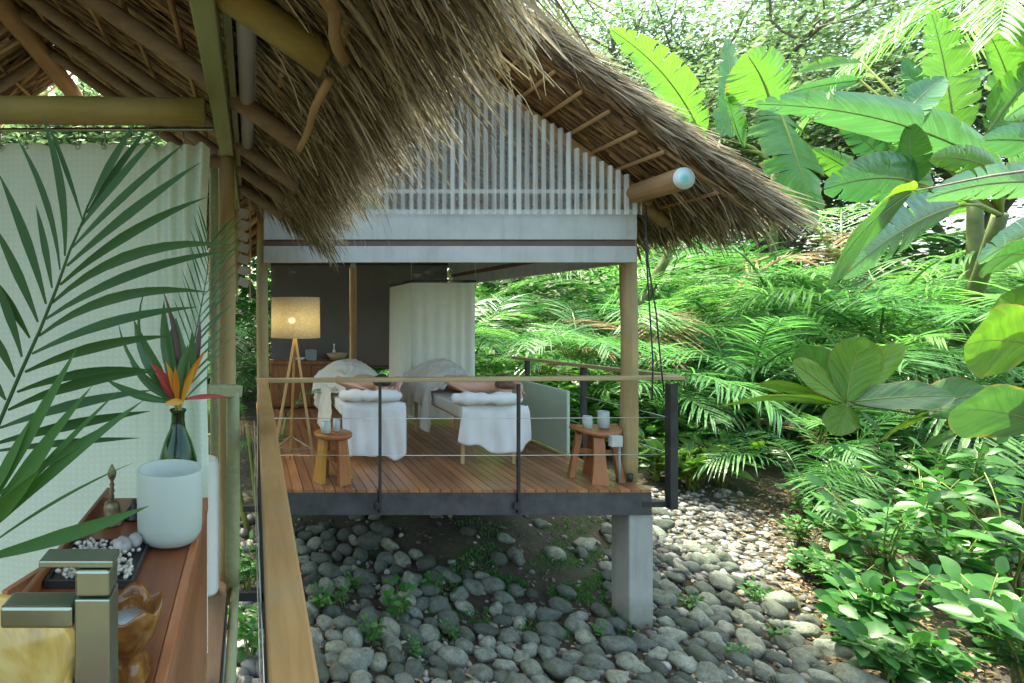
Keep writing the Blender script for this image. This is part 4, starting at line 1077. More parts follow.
def blanket(cx_, ya, yb, prof, hl, hr, label, seed, side_extra=None):
    def wr(x, y):
        p = Vector((x*3.2+seed, y*2.2, seed*.3)); q = noise.noise(p)*.5
        r1 = 1-abs(noise.noise(Vector((x*5+y*3+q, y*2.4-x*2, seed)))*2); r2 = 1-abs(noise.noise(Vector((x*9-y*4, y*6+x*3, seed+4)))*2)
        return .034*max(0,r1)**2+.014*max(0,r2)**2+.02*q
    def fn(u, v):
        y = ya+(yb-ya)*v; bz, bw = prof(v)
        hL, hR = hl(v), hr(v); tw = .36
        tot = hL+2*tw+hR; s = u*tot-hL
        if s < 0:
            e = -s; f = min(1, e*4)
            p = V(cx_-tw-.02-.10*e-.030*sin(y*15+seed+1.5*sin(y*4))*f-.014*sin(y*37+seed)*f+wr(e,y)*.3, y-.10*e*sin(y*3+seed), .66-e)
        elif s > 2*tw: e = s-2*tw; p = V(cx_+tw+.02+.06*e+.024*sin(y*16+seed)*min(1,e*3), y, .66-e)
        else:
            k = (s/tw)-1
            z = .645 + bz*max(0, ((1-(abs(k)/bw)**2)**.8 if abs(k) < bw else 0)); p = V(cx_-tw+s, y+.03*noise.noise(Vector((s*6,seed,0))), z+wr(s,y))
        return p
    b = MB(); b.grid(fn, 150, 100)
    tag(b.build('blanket', M['blanket'], None, V(cx_,(ya+yb)/2,.64), solid=.006), label, 'blanket')
def person(cx_, y0, arms, label, hair_mat, hair_name, headx=0.0, bun=(0,0,.1)):
    verts, edges, rad = [], [], []
    def nd(p, r, par=None):
        verts.append(p); rad.append(r if isinstance(r, tuple) else (r, r))
        if par is not None: edges.append((par, len(verts)-1))
        return len(verts)-1
    z = .735
    pel = nd(V(0,.92,z), (.155,.105))
    wa = nd(V(0,.72,z-.005), (.125,.09), pel); ch = nd(V(0,.50,z+.02), (.15,.105), wa); sh_ = nd(V(headx*.2,.33,z+.04), (.125,.085), ch)
    nk = nd(V(headx*.6,.215,z+.055), (.056,.056), sh_); hd = nd(V(headx,.12,z+.07), (.072,.080), nk); hd2 = nd(V(headx,.035,z+.07), (.078,.086), hd); nd(V(headx,-.035,z+.068), (.050,.056), hd2)
    nd(V(headx,.06,z-.01), (.045,.045), hd2)
    for sg in (-1,1): nd(V(headx+sg*.088,.085,z+.065), (.012,.022), hd)
    for sg in (-1,1):
        hp = nd(V(sg*.09,1.02,z-.01), (.095,.09), pel); kn = nd(V(sg*.10,1.42,z-.02), (.058,.058), hp); an = nd(V(sg*.09,1.78,z+.05), (.036,.036), kn); nd(V(sg*.09,1.90,z-.03), (.03,.03), an)
    for sg, (el, ha) in zip((-1,1), arms):
        so = nd(V(sg*.19,.30,z+.03), (.062,.062), sh_); e_ = nd(Vector(el), (.043,.043), so); w_ = nd(Vector(ha), (.027,.027), e_)
        d = (Vector(ha)-Vector(el)).normalized(); pm = nd(Vector(ha)+d*.06, (.034,.018), w_)
        sdv = d.cross(V(0,0,1)).normalized()
        for k, ln in ((-1.5,.055),(-.5,.07),(.5,.066),(1.5,.05)):
            f1 = nd(Vector(ha)+d*.10+sdv*k*.019, .0085, pm); nd(Vector(ha)+d*(.10+ln)+sdv*k*.021-V(0,0,.02), .007, f1)
        t1 = nd(Vector(ha)+d*.05-sdv*.042, .010, w_); nd(Vector(ha)+d*.085-sdv*.055, .008, t1)
    me = bpy.data.meshes.new('person'); me.from_pydata([tuple(p) for p in verts], edges, []); me.update()
    o = bpy.data.objects.new('person', me); COL.objects.link(o); o.location = (cx_, y0, 0); ORG[o.name] = V(cx_,y0,0)
    me.materials.append(M['skin'])
    sk = o.modifiers.new('skin','SKIN'); sk.use_smooth_shade = True
    lay = me.skin_vertices[0].data if me.skin_vertices else None
    if lay is None:
        bm = bmesh.new(); bm.from_mesh(me); bm.verts.layers.skin.verify(); bm.to_mesh(me); bm.free(); lay = me.skin_vertices[0].data
    for i, d in enumerate(lay): d.radius = rad[i]; d.use_root = (i == 0)
    sb = o.modifiers.new('round','SUBSURF'); sb.levels = 2; sb.render_levels = 2
    tag(o, label, 'person', 'people lying on the massage tables')
    hm = MB(); bm = bmesh.new(); bmesh.ops.create_icosphere(bm, subdivisions=4, radius=1); vs_ = []
    for v in bm.verts:
        p = v.co; k = 1+.035*sin(p.x*26+4*p.y)+.05*noise.noise(p*3+Vector((headx*9,2,1)))
        zz = p.z*.088 if p.z > 0 else p.z*.045
        vs_.append(V(cx_+headx+p.x*.088*k, y0+.045+p.y*.108*k, z+.082+zz*k))
    hm.add(vs_, [tuple(v.index for v in f.verts) for f in bm.faces]); vs_ = []
    for v in bm.verts:
        p = v.co; k = 1+.08*sin(p.x*14+8*p.z)
        vs_.append(V(cx_+headx+bun[0]+p.x*.045*k, y0+.05+bun[1]+p.y*.045*k, z+.085+bun[2]+p.z*.036*k))
    hm.add(vs_, [tuple(v.index for v in f.verts) for f in bm.faces]); bm.free()
    hm.build('hair', hair_mat, o)
T1X, T1Y, T2X, T2Y = 1.27, 5.56, 2.43, 5.36
table(T1X, T1Y, 'massage table with white sheet, standing behind the round topped stool')
table(T2X, T2Y, 'massage table with white sheet, standing next to the pale green side panel')
sheet(T1X, T1Y, .12, 'white sheet hanging to near the floor over the table behind the round stool', 1)
sheet(T2X, T2Y, .25, 'white sheet hanging half way over the table beside the green panel', 2)
roll(T1X-.02, T1Y-.06, .64, .70, 'rolled white towel under the dark haired person', 1)
roll(T2X-.06, T2Y-.06, .70, .70, 'rolled white towel under the brown haired person', 2)
person(T1X, T1Y, (((-.36,.17,.84),(-.15,.08,.775)), ((.33,.15,.84),(.27,.08,.775))), 'person lying face down with dark hair, elbows out and a blanket over the hips', M['hair_dark'], 'hair', .10, (.0,-.03,.055))
person(T2X, T2Y, (((-.33,.52,.83),(-.24,.30,.76)), ((.34,.18,.80),(.28,.08,.765))), 'person lying face down with brown hair and a bare back beside the green panel', M['hair_brown'], 'hair', .12, (.0,.02,.075))
def prof1(v): return (.15+.13*min(1,v/.35)*math.exp(-((v-.60)/.33)**2), .62+.36*min(1,v/.4))
def prof2(v): return (.14+.14*min(1,v/.35)*math.exp(-((v-.62)/.33)**2), .62+.36*min(1,v/.4))
blanket(T1X, T1Y+.42, T1Y+1.95, prof1, lambda v: .36+.14*sin(v*5.5+.2)-.10*max(0,v-.7), lambda v: .18+.04*sin(v*7), 'cream blanket draped over the dark haired person, hanging down one side', 3.1)
blanket(T2X, T2Y+.78, T2Y+1.98, prof2, lambda v: .34+.14*sin(v*9+1.2), lambda v: .15+.04*sin(v*6), 'cream blanket over the brown haired person in front of the cubicle curtain', 7.7)
# ------------------------------------------------------------------ river stones
rs = random.Random(77)
stone_me = []
for i in range(12):
    bm = bmesh.new(); bmesh.ops.create_icosphere(bm, subdivisions=3, radius=1)
    of = Vector((i*7.3, i*3.1, 2)); am = .16 if i < 6 else .42
    sq = (1, rs.uniform(.66,.95), rs.uniform(.5,.75))
    for v in bm.verts:
        k = 1+am*noise.noise(v.co*1.1+of)+am*.35*noise.noise(v.co*2.6+of); p = v.co*k
        v.co = Vector((p.x*sq[0], p.y*sq[1], p.z*sq[2]))
    me = bpy.data.meshes.new('river_stone'); bm.to_mesh(me); bm.free(); me.materials.append(M['stone'])
    me.polygons.foreach_set("use_smooth", [True]*len(me.polygons)); stone_me.append(me)
placed = []
def far_ok(x, y, r, k=.70):
    for (a, c, q) in placed:
        if (a-x)**2+(c-y)**2 < (k*(r+q))**2: return False
    return not (abs(x-3.435) < .12+r*.6 and abs(y-4.86) < .13+r*.6)
def stone(x, y, r, k):
    o = bpy.data.objects.new('river_stone', stone_me[k]); COL.objects.link(o)
    o.location = (x, y, gz(x,y)+r*.22); o.scale = (r, r, r)
    o.rotation_euler = (rs.uniform(-.35,.35), rs.uniform(-.35,.35), rs.uniform(0,6.28))
    tag(o, 'rounded grey river stone lying on the ground among many others below the deck', 'stone', 'river stones under and beside the deck')
    placed.append((x, y, r))
cnt = 0; tries = 0; nsoil = 0
while cnt < 290 and tries < 30000:
    tries += 1
    px, py = rs.uniform(285, 875), rs.uniform(512, 700)
    q = on_ground(px, py)
    soil = (px > 385 and px < 607 and py < 550+(px-400)*.34) or (px < 400 and py < 530)
    if soil:
        if nsoil > 13 or rs.random() > .2: continue
    if px > 640+ (py-500)*1.4 and py < 640: continue
    if px > 655 and py < 560 and rs.random() > .35: continue
    lim = .085 if px > 655 else .095
    r = rs.uniform(.075, .125) if tries < 5000 else rs.uniform(.055,.085)
    if rs.random() < .06: r *= 1.35
    if not far_ok(q.x, q.y, r): continue
    nsoil += soil
    stone(q.x, q.y, r, rs.randrange(6) if rs.random() < (.75 if px < 600 else .35) else rs.randrange(6,12)); cnt += 1
pm = MB(); pcount = 0
base_bm = bmesh.new(); bmesh.ops.create_icosphere(base_bm, subdivisions=2, radius=1)
bv = [v.co.copy() for v in base_bm.verts]; bf = [tuple(v.index for v in f.verts) for f in base_bm.faces]; base_bm.free()
for _ in range(3600):
    px, py = rs.uniform(285, 900), rs.uniform(505, 720)
    if rs.random() < .4: px, py = rs.uniform(645, 830), rs.uniform(490, 580)
    if rs.random() < .16: px, py = rs.uniform(60, 290), rs.uniform(515, 740)
    q = on_ground(px, py)
    if px > 745+(py-500)*.62+abs(rs.gauss(0,26))*(rs.random()<.5) or (py < 520 and px > 735 and rs.random() < .7): continue
    soil = 290 < px < 605 and py < 550+max(0,px-400)*.34
    if soil and rs.random() > .3: continue
    r = rs.uniform(.03, .11) if px < 290 else rs.uniform(.014, .045) if px < 640 else rs.uniform(.014,.06)
    of = Vector((rs.uniform(0,99), rs.uniform(0,99), 0)); R = Matrix.Rotation(rs.uniform(0,6.28),3,'Z') @ Matrix.Rotation(rs.uniform(-.6,.6),3,'X')
    c = V(q.x, q.y, q.z+r*.2); sq = V(1, rs.uniform(.6,.95), rs.uniform(.45,.75))
    pm.add([c+R@(Vector((v.x*sq.x,v.y*sq.y,v.z*sq.z))*r*(1+.35*noise.noise(v*1.3+of))) for v in bv], bf)
def peb_mat():
    m, nt, b_ = new_mat('pebble_mix')
    c = ramp(nt, island(nt), [(0,(.06,.06,.055)),(.55,(.16,.155,.145)),(1,(.38,.36,.33))])
    n = noise_tex(nt, coords(nt), 12, 5); c = mixc(nt, .6, c, ramp(nt, n, [(.3,(.6,.6,.6)),(.7,(1.2,1.2,1.2))]), 'MULTIPLY')
    nt.links.new(c, b_.inputs["Base Color"]); b_.inputs["Roughness"].default_value=.8; return m
tag(pm.build('gravel', peb_mat()), 'small grey stones and gravel scattered between the river stones', 'gravel', kind='stuff')
# fallen leaf litter and twigs
lt_ = MB()
for _ in range(4200):
    px, py = rs.uniform(290, 1020), rs.uniform(480, 700)
    if rs.random() < .6: py = rs.uniform(490,690); px = 735+(py-490)*.62+rs.gauss(45,45)
    q = on_ground(px, py)
    a = rs.uniform(0, 6.28); L = rs.uniform(.02,.07)
    leaflet(lt_, q+V(0,0,.03), q+V(cos(a)*L,sin(a)*L,.04), L*.45, V(0,0,.008), V(rs.uniform(-.5,.5),rs.uniform(-.5,.5),1), 3, .2)
tag(lt_.build('leaf_litter', thatchmat('litter', [(0,(.10,.06,.03)),(.5,(.24,.15,.08)),(1,(.42,.33,.2))])), 'dry fallen leaves scattered over the stones and soil', 'leaf litter', kind='stuff')
mo_ = MB()
for _ in range(5200):
    px, py = rs.uniform(430, 640), rs.uniform(575, 645)
    if rs.random() < .5: px, py = rs.uniform(450,610), rs.uniform(520,600)
    if noise.noise(Vector((px*.02, py*.04, 3))) < -.02: continue
    q = on_ground(px, py); a = rs.uniform(0,6.28); L = rs.uniform(.02,.05)
    leaflet(mo_, q+V(0,0,.01), q+V(cos(a)*L*.6,sin(a)*L*.6,.02+L*.8), L*.35, V(0,0,.01), V(cos(a+1.5),sin(a+1.5),.3), 2, .2)
tag(mo_.build('moss_patch', M['herb']), 'low bright green ground cover between the stones', 'ground cover', kind='stuff')

# ------------------------------------------------------------------ plants
def oval(mb, a, b, w, n, bend, seg=7, widest=.45, fold=.15, cols=1, blunt=.7):
    """broad leaf from a to b with rib and two halves"""
    a, b = Vector(a), Vector(b); c = (a+b)/2+Vector(bend); vs_ = []; fs = []; nc = 2*cols+1
    for i in range(seg+1):
        k = i/seg; p = qbez(a,c,b,k); t = (qbez(a,c,b,min(1,k+.04))-qbez(a,c,b,max(0,k-.04))).normalized()
        s_ = t.cross(n); s_ = s_.normalized() if s_.length > 1e-4 else t.orthogonal().normalized(); nn = s_.cross(t)
        prof = sin(pi/2*min(1,k/widest))**blunt if k < widest else cos(pi/2*(k-widest)/(1-widest))**blunt
        hw = max(.015, prof)*w/2
        for j in range(-cols, cols+1):
            mb.uv.append((k, j/cols)); e = j/cols; vs_.append(p + s_*hw*e + nn*hw*(fold*abs(e) - .10*e*e + .06*sin(k*13+j*2.0)*abs(e)))
    for i in range(seg):
        for j in range(nc-1): o = i*nc+j; fs.append((o,o+1,o+nc+1,o+nc))
    mb.add(vs_, fs)
rp = random.Random(41)
def shrub(px, py, label, nst, hgt, leaf, mat, name='leafy_shrub', cat='shrub', spread=.6, wr=.55, pairs=6, group=None, pos=None, seed=0):
    q = pos if pos is not None else on_ground(px, py); r_ = random.Random(seed+int(px*7+py)); t = thing(name, q, label, cat, group)
    fo = MB(); st = MB()
    for _ in range(nst):
        a = r_.uniform(0,6.28); s_ = r_.uniform(.3,1)*spread*hgt; h_ = hgt*r_.uniform(.6,1.1)
        p0 = q+V(r_.uniform(-.05,.05),r_.uniform(-.05,.05),-.02); p2 = q+V(cos(a)*s_, sin(a)*s_, h_); c = q+V(cos(a)*s_*.25, sin(a)*s_*.25, h_*.75)
        st.tube([qbez(p0,c,p2,k/5) for k in range(6)], [leaf*.045*(1-.12*k) for k in range(6)], 5)
        for j in range(pairs):
            k = .30+.70*(j+r_.random()*.5)/pairs; p = qbez(p0,c,p2,min(1,k))
            a0 = j*1.57+r_.uniform(-.4,.4)+a
            for sg in (0, pi):
                if r_.random() < .18: continue
                d = V(cos(a0+sg),sin(a0+sg),r_.uniform(-.25,.6)).normalized(); L = leaf*r_.uniform(.4,1.2)
                n = (V(0,-.25,1)+V(r_.uniform(-.8,.8),r_.uniform(-.8,.8),0)).normalized()
                e = p+d*(L*1.15)+V(0,0,-.12*L)
                oval(fo, p+d*L*.15, e, L*wr*r_.uniform(.75,1.15), n, V(0,0,r_.uniform(.02,.2)*L), 7, .42, r_.uniform(.05,.5), 1, .8)
        d = (p2-c).normalized(); oval(fo, p2, p2+d*leaf*.8, leaf*wr*.8, V(r_.uniform(-.5,.5),-1,.5), V(0,0,.02), 6, .42, .2)
    fo.build('foliage', mat, t); st.build('stem', M['palm_stem'], t); return t
G_S = 'leafy shrubs by the stones'
SH = [(838,560,'low leafy shrub with narrow leaves at the edge of the stones',16,.55,.13,.45,'shrub'),
 (885,590,'leafy shrub with paired oval leaves leaning over the stones',11,.85,.21,.55,'shrub'),
 (905,520,'upright leafy shrub with slim leaves beyond the paired leaf shrub',11,1.05,.20,.42,'herb'),
 (952,600,'leafy shrub with big oval leaves in the lower corner by the frame edge',9,.75,.24,.6,'shrub'),
 (985,650,'lowest leafy shrub with pale broad leaves near the bottom corner',9,.55,.22,.6,'herb'),
 (1015,600,'tall leafy shrub with long leaves at the right frame edge',10,1.15,.26,.4,'shrub'),
 (930,690,'small shrub with round leaves at the bottom edge of the picture',8,.35,.15,.65,'herb'),
 (965,540,'dense leafy shrub between the palms and the big leaved branch',12,1.0,.2,.5,'shrub'),
 (1030,700,'leafy shrub in the very bottom right corner',10,.75,.2,.55,'shrub'),
  (815,520,'small shrub with long soft leaves at the corner of the sunlit gravel',10,.45,.16,.38,'herb'),
 (850,610,'shrub of small dense leaves touching the last stones',13,.45,.12,.5,'shrub'),
 (870,650,'shrub with wide pale leaves between the stones and the bottom corner',9,.45,.19,.6,'herb'),
 (925,560,'leafy shrub with crowded oval leaves behind the paired leaf shrub',12,.85,.18,.5,'shrub'),
 (900,640,'shrub with dark glossy leaves low in front of the paired leaf shrub',10,.5,.17,.55,'shrub'),
 (828,590,'low shrub with small leaves spilling over the leaf litter beside the stones',12,.32,.12,.5,'shrub'),
 (852,655,'low shrub with oval leaves where the last stones meet the litter',11,.36,.15,.5,'shrub'),
 (800,575,'tiny leafed shrub on the sunlit litter nearest the gravel',10,.25,.09,.5,'herb'),
 (895,690,'broad leaved shrub cut by the bottom edge next to the stones',10,.4,.18,.55,'shrub'),
 (247,590,'leafy plant in the gap between the plank floor and the near handrail',9,.45,.13,.45,'herb'),
 (250,665,'leafy plant at the bottom of the gap beside the near handrail',9,.45,.13,.5,'shrub'),
 (800,545,'thin shrub of tiny leaves in the leaf litter beside the gravel',9,.3,.09,.5,'herb'),
 (1000,500,'leafy shrub with long leaves under the big rounded leaves',12,1.2,.24,.38,'herb'),
 (860,520,'thin leafy shrub with drooping leaf tips near the palms',9,.8,.17,.4,'herb')]
for i, (px, py, lab, n, h_, lf, wr, mt) in enumerate(SH):
    shrub(px, py, lab, n, h_, lf, M[mt], 'leafy_shrub', 'shrub', .65, wr, 6, G_S, None, i)
HB = [(318,612,.22),(341,606,.16),(398,622,.30),(372,645,.18),(432,592,.16),(452,640,.12),(415,660,.13),(600,640,.12),(357,590,.14),(690,612,.16),(752,602,.18),(776,640,.14),(650,600,.13),(735,662,.12)]
HL = ['beside the handrail','next to the handrail shrub, lower','tallest, in the middle of the stones under the deck','low, in front of the tallest seedling','at the foot of the soil slope','small, left of the pale stones','near the bottom edge','left of the concrete pier foot','half hidden between dark stones','right of the concrete pier','with round leaves in front of the sunlit gravel','among the dark stones on the right','just beside the concrete pier','at the bottom edge on the right']
for i, (px, py, h_) in enumerate(HB):
    shrub(px, py, 'bright green seedling '+HL[i], 7, h_, h_*.36, M['herb'], 'seedling', 'small plant', .7, .55, 4, 'seedlings growing among the stones', None, 60+i)
# pale variegated plants near the corner post
for i, (px, py, lab) in enumerate(((690,488,'pale broad leaved plant behind the black corner post'),(722,486,'pale broad leaved plant right of the black corner post'),(655,478,'dark broad leaved plant between the log post and the corner post'))):
    shrub(px, py, lab, 11, .55, .30, (M['almond'] if i < 2 else M['almond_dark']), 'broadleaf_plant', 'plant', .7, .42, 3, 'broad leaved plants by the deck corner', None, 90+i)

# palms
fr_me = []
for i in range(4):
    r_ = random.Random(200+i)
    mb = frond_mesh(1.0, 27+2*i, .36, .0155, ((.95,.75),(.75,.85),(1.15,.85),(.50,.70))[i], r_, .010, 4, .50)
    tmp = []
    for mt in ('palm','palm_b','palm_dark','dead_frond'):
        me = bpy.data.meshes.new('frond'); me.from_pydata(mb.v, [], mb.f); me.materials.append(M[mt])
        me.polygons.foreach_set("use_smooth",[True]*len(me.polygons)); tmp.append(me)
    fr_me.append(tmp)
def palm(x, y, label, nf, L, hst, mats=(0,0,1), seed=0, stems=5, spread=.35):
    r_ = random.Random(300+seed); z = gz(x,y); t = thing('areca_palm', V(x,y,z), label, 'palm', 'palms around the deck')
    tops = []
    for s_ in range(stems):
        a = r_.uniform(0,6.28); rr_ = spread*r_.random(); h_ = hst*r_.uniform(.55,1.1)
        p0 = V(x+cos(a)*rr_, y+sin(a)*rr_, z-.03); p1 = p0+V(cos(a)*.25*h_, sin(a)*.25*h_, h_)
        b = MB(); b.log(p0, p1, .035, .02, seed*9+s_, 7, 8, .3); b.build('stem', M['palm_stem'], t); tops.append((p1, a))
    for k in range(nf):
        p1, a0 = tops[k % stems]; a = a0+2.4*(k//stems)+r_.uniform(-.6,.6)
        i = r_.choice((0,0,1,2,2,3)); o = bpy.data.objects.new('frond', fr_me[i][3 if r_.random() < .05 else r_.choice(mats)]); COL.objects.link(o); o.parent = t
        s_ = L*r_.uniform(.85,1.3); o.scale = (s_,s_,s_); o.location = p1-V(x,y,z)-V(0,0,.05*r_.random())
        o.rotation_euler = (r_.uniform(-.25,.25), -r_.uniform(-.15,.65), a)
    return t
PL_ = [(6.9,8.9,'bushy palm clump with yellow stems right behind the black corner post',16,1.7,1.0,(0,0,1)),
 (8.4,8.6,'bushy palm clump with dark stems in the middle of the garden',17,1.8,1.1,(0,2,0)),
 (9.9,8.2,'palm clump with bright arching fronds beside the middle clump',17,2.0,1.5,(1,0,1)),
 (11.6,8.0,'tall palm clump at the right behind the big leaved branch',18,2.3,1.9,(1,0,1)),
 (9.0,6.6,'palm with drooping fronds behind the leafy shrubs',12,1.5,.5,(2,0,0)),
 (7.2,6.9,'low palm with hanging dark fronds in front of the stem clumps',8,1.25,.35,(2,2,0)),
 (5.9,10.4,'palm clump with fronds arching behind the side railing',17,1.8,1.2,(1,0,0)),
 (4.6,11.6,'dark palm seen between the cubicle and the log post',15,1.9,1.4,(2,0,0)),
 (7.6,11.2,'tall palm behind the clump with yellow stems',17,2.2,1.9,(0,1,0)),
 (9.9,11.0,'tall palm with pale fronds far behind the middle clump',17,2.3,2.2,(0,1,1)),
 (12.8,10.6,'tallest palm far back at the right',17,2.5,2.7,(1,0,1)),
 (14.8,9.4,'palm clump by the right frame edge under the banana leaves',16,2.2,1.7,(0,1,0)),
 (11.0,6.0,'palm low at the right frame edge among the shrubs',12,1.5,.5,(0,1,0)),
 (.15,6.4,'thin bladed palm beside the left corner log of the pavilion',12,.85,1.7,(0,2,0)),
 (-.7,10.5,'palm behind the back of the pavilion on the left',14,1.8,1.8,(0,1,0)),
 (2.0,11.5,'palm behind the gap of the dark screens',15,1.9,1.7,(1,0,0)),
 (6.3,9.4,'low palm in front of the palm clump by the side railing',12,1.3,.4,(0,1,0)),
 (8.0,9.9,'palm between the yellow stemmed clump and the tall palm behind it',15,1.8,1.3,(1,0,1)),
 (10.9,9.6,'palm with pale fronds in the middle distance below the banana leaves',16,2.1,1.8,(1,1,0)),
 (8.6,12.4,'palm at the far back of the garden below the pavilion eave',16,2.3,2.2,(0,1,1)),
 (13.6,8.0,'palm with wide fronds behind the rounded leaves at the right edge',15,2.2,1.5,(0,1,1)),
 (8.1,7.6,'small bright palm at the edge of the gravel',9,1.1,.3,(1,0,0)),
 (3.3,10.6,'palm right behind the cubicle curtain',14,1.6,1.2,(0,1,2))]
for i, (x, y, lab, n, L, hs, mt) in enumerate(PL_): palm(x, y, lab, n, L, hs, mt, i)

# banana plants
def bleaf(t, x0,y0,Ya,x1,y1,Yb,wpx,bend,roll,fold,mat,seed,tears=5,name='leaf',widest=.4):
    r_ = random.Random(seed); a, b = P(x0,y0,Ya), P(x1,y1,Yb); L = (b-a).length; Ym = (Ya+Yb)/2; w = wpx/F*Ym*(.86 if mat is M['banana_blue'] else .95); tears = tears+3 if tears else 1
    c = (a+b)/2 + Vector(bend)*L; view = V(0,-1,0); mb = MB(); seg = 44; cols = 5
    cuts = sorted(r_.sample(range(5, seg-2), tears)) if tears else []
    for sg in (-1, 1):
        lobe = 0; la = r_.uniform(-.12,.12); bounds = [0]+[c_+(1 if sg > 0 else 0)*r_.randrange(0,3) for c_ in cuts]+[seg]
        for q_ in range(len(bounds)-1):
            i0, i1 = bounds[q_], bounds[q_+1]
            if i1 <= i0: continue
            la = r_.uniform(-.16,.16); sh_ = r_.uniform(-.02,.02); vs_ = []; fs = []
            for i in range(i0, i1+1):
                k = i/seg; p = qbez(a,c,b,k); tt = (qbez(a,c,b,min(1,k+.02))-qbez(a,c,b,max(0,k-.02))).normalized()
                s_ = tt.cross(view).normalized(); n = s_.cross(tt)
                s2 = s_*cos(roll)+n*sin(roll); n2 = n*cos(roll)-s_*sin(roll)
                prof = (sin(pi/2*min(1,k/widest))**.5 if k < widest else cos(pi/2*(k-widest)/(1-widest))**.6)
                hw = max(.02,prof)*w/2*(1-.04*r_.random())
                inset = 0
                if i == i0 and q_ > 0: inset = .012*L
                if i == i1 and q_ < len(bounds)-2: inset = -.012*L
                for j in range(cols+1):
                    e = j/cols; ang = fold*e + la*e
                    off = s2*sg*cos(ang)+n2*sin(ang)
                    rip = .012*w*sin(k*95+j*.3)*e
                    vs_.append(p+off*hw*e+n2*rip+tt*(inset*e*e + .10*w*e*e)); mb.uv.append((k, e*sg))
            m_ = cols+1
            for i in range(i1-i0):
                for j in range(cols): o = i*m_+j; fs.append((o,o+1,o+m_+1,o+m_) if sg > 0 else (o,o+m_,o+m_+1,o+1))
            mb.add(vs_, fs)
    lf = mb.build(name, mat, t)
    rb = MB(); rb.tube([qbez(a,c,b,k/14)-V(0,-.004,0) for k in range(15)], [w*.022*(1-.85*k/14)+.002 for k in range(15)], 6); rb.build('midrib', M['palm_stem'], lf)
def petiole(t, pts, r0, r1):
    b = MB(); n = len(pts); b.tube(pts, [r0+(r1-r0)*i/(n-1) for i in range(n)], 8); b.build('petiole', M['palm_stem'], t)
def pseudostem(t, x, y, top, r):
    b = MB(); b.log(V(x,y,gz(x,y)-.05), top, r, r*.6, int(x*10), 12, 10, .15); b.build('stem', M['banana_stem'], t)
BN, BB = M['banana'], M['banana_blue']
ba = thing('banana_plant', V(11.6,12.0,gz(11.6,12)), 'banana plant with big bright backlit leaves right of the pavilion roof', 'banana plant', 'banana plants')
tA = P(775,160,8.0); pseudostem(ba, 11.6, 12.0, P(775,165,11.2), .10)
bleaf(ba, 772,110,7.9, 749,57,7.7, 66, (.1,0,.05), .35, -.25, BN, 1, 3, widest=.45)
bleaf(ba, 776,104,7.8, 813,220,7.2, 80, (-.10,-.1,.12), .15, -.2, BN, 2, 5)
bleaf(ba, 732,140,8.2, 727,40,8.4, 24, (.03,0,.0), .9, .3, BB, 3, 3)
bleaf(ba, 745,150,8.1, 728,92,8.0, 30, (-.1,0,.05), -.4, .2, BN, 4, 2)
for (x, y, Y) in ((772,110,7.9),(776,104,7.8),(732,140,8.2),(745,150,8.1)): petiole(ba, [P(775,165,11.2), P(775,165,11.2).lerp(P(x,y,Y),.6)+V(0,0,.08), P(x,y,Y)], .03, .018)
bb = thing('banana_plant', V(11.6,9.2,gz(11.6,9.2)), 'banana plant with a long silvery leaf stretching across above the palms', 'banana plant', 'banana plants')
tB = P(1000,215,7.0); pseudostem(bb, 11.6, 9.2, tB, .12)
bleaf(bb, 1005,172,6.9, 758,104,6.3, 54, (.03,-.02,.10), .75, -.55, BB, 11, 4)
bleaf(bb, 985,165,7.0, 790,96,7.6, 34, (0,0,.06), -.6, .3, BN, 12, 4)
bleaf(bb, 895,128,7.3, 943,78,7.6, 36, (-.05,0,.05), .6, .3, BB, 13, 3)
bleaf(bb, 935,190,6.8, 828,188,6.4, 64, (0,-.05,.14), .35, -.3, BB, 14, 3)
bleaf(bb, 915,185,6.7, 910,125,6.6, 30, (-.06,0,0), .5, .4, BN, 15, 0)
bleaf(bb, 1000,172,6.8, 932,158,6.4, 30, (0,0,.1), .5, -.4, BN, 16, 2)
bleaf(bb, 960,205,6.6, 845,275,6.0, 64, (0,0,.10), .2, -.3, BB, 17, 3)
for (x, y, Y) in ((1005,172,6.9),(985,165,7.0),(895,128,7.3),(935,190,6.8),(915,185,6.7),(1000,172,6.8),(960,205,6.6)): petiole(bb, [tB, tB.lerp(P(x,y,Y),.55)+V(0,0,.06), P(x,y,Y)], .03, .014)
bc = thing('banana_plant', V(11.6,8.6,gz(11.6,8.6)), 'banana plant with tall upright torn leaves near the top right corner', 'banana plant', 'banana plants')
tC = P(975,190,8.5); pseudostem(bc, 11.6, 8.6, tC, .13)
bleaf(bc, 955,145,8.3, 932,14,8.3, 44, (.05,0,.02), .3, .2, BN, 21, 9)
bleaf(bc, 1020,125,8.2, 985,26,8.1, 34, (.08,0,.05), .5, .5, BN, 22, 2)
bleaf(bc, 985,135,8.0, 1045,60,7.8, 50, (0,0,.06), .2, .3, BN, 23, 4)
bleaf(bc, 860,80,9.0, 792,92,9.2, 20, (0,0,.05), .5, .3, BB, 24, 3); bleaf(bc, 862,62,9.2, 800,72,9.4, 18, (0,0,.1), -.5, .3, BN, 25, 3)
for (x, y, Y) in ((955,145,8.3),(1020,125,8.2),(985,135,8.0),(860,80,9.0),(862,62,9.2)): petiole(bc, [tC, tC.lerp(P(x,y,Y),.5)+V(0,0,.1), P(x,y,Y)], .03, .014)
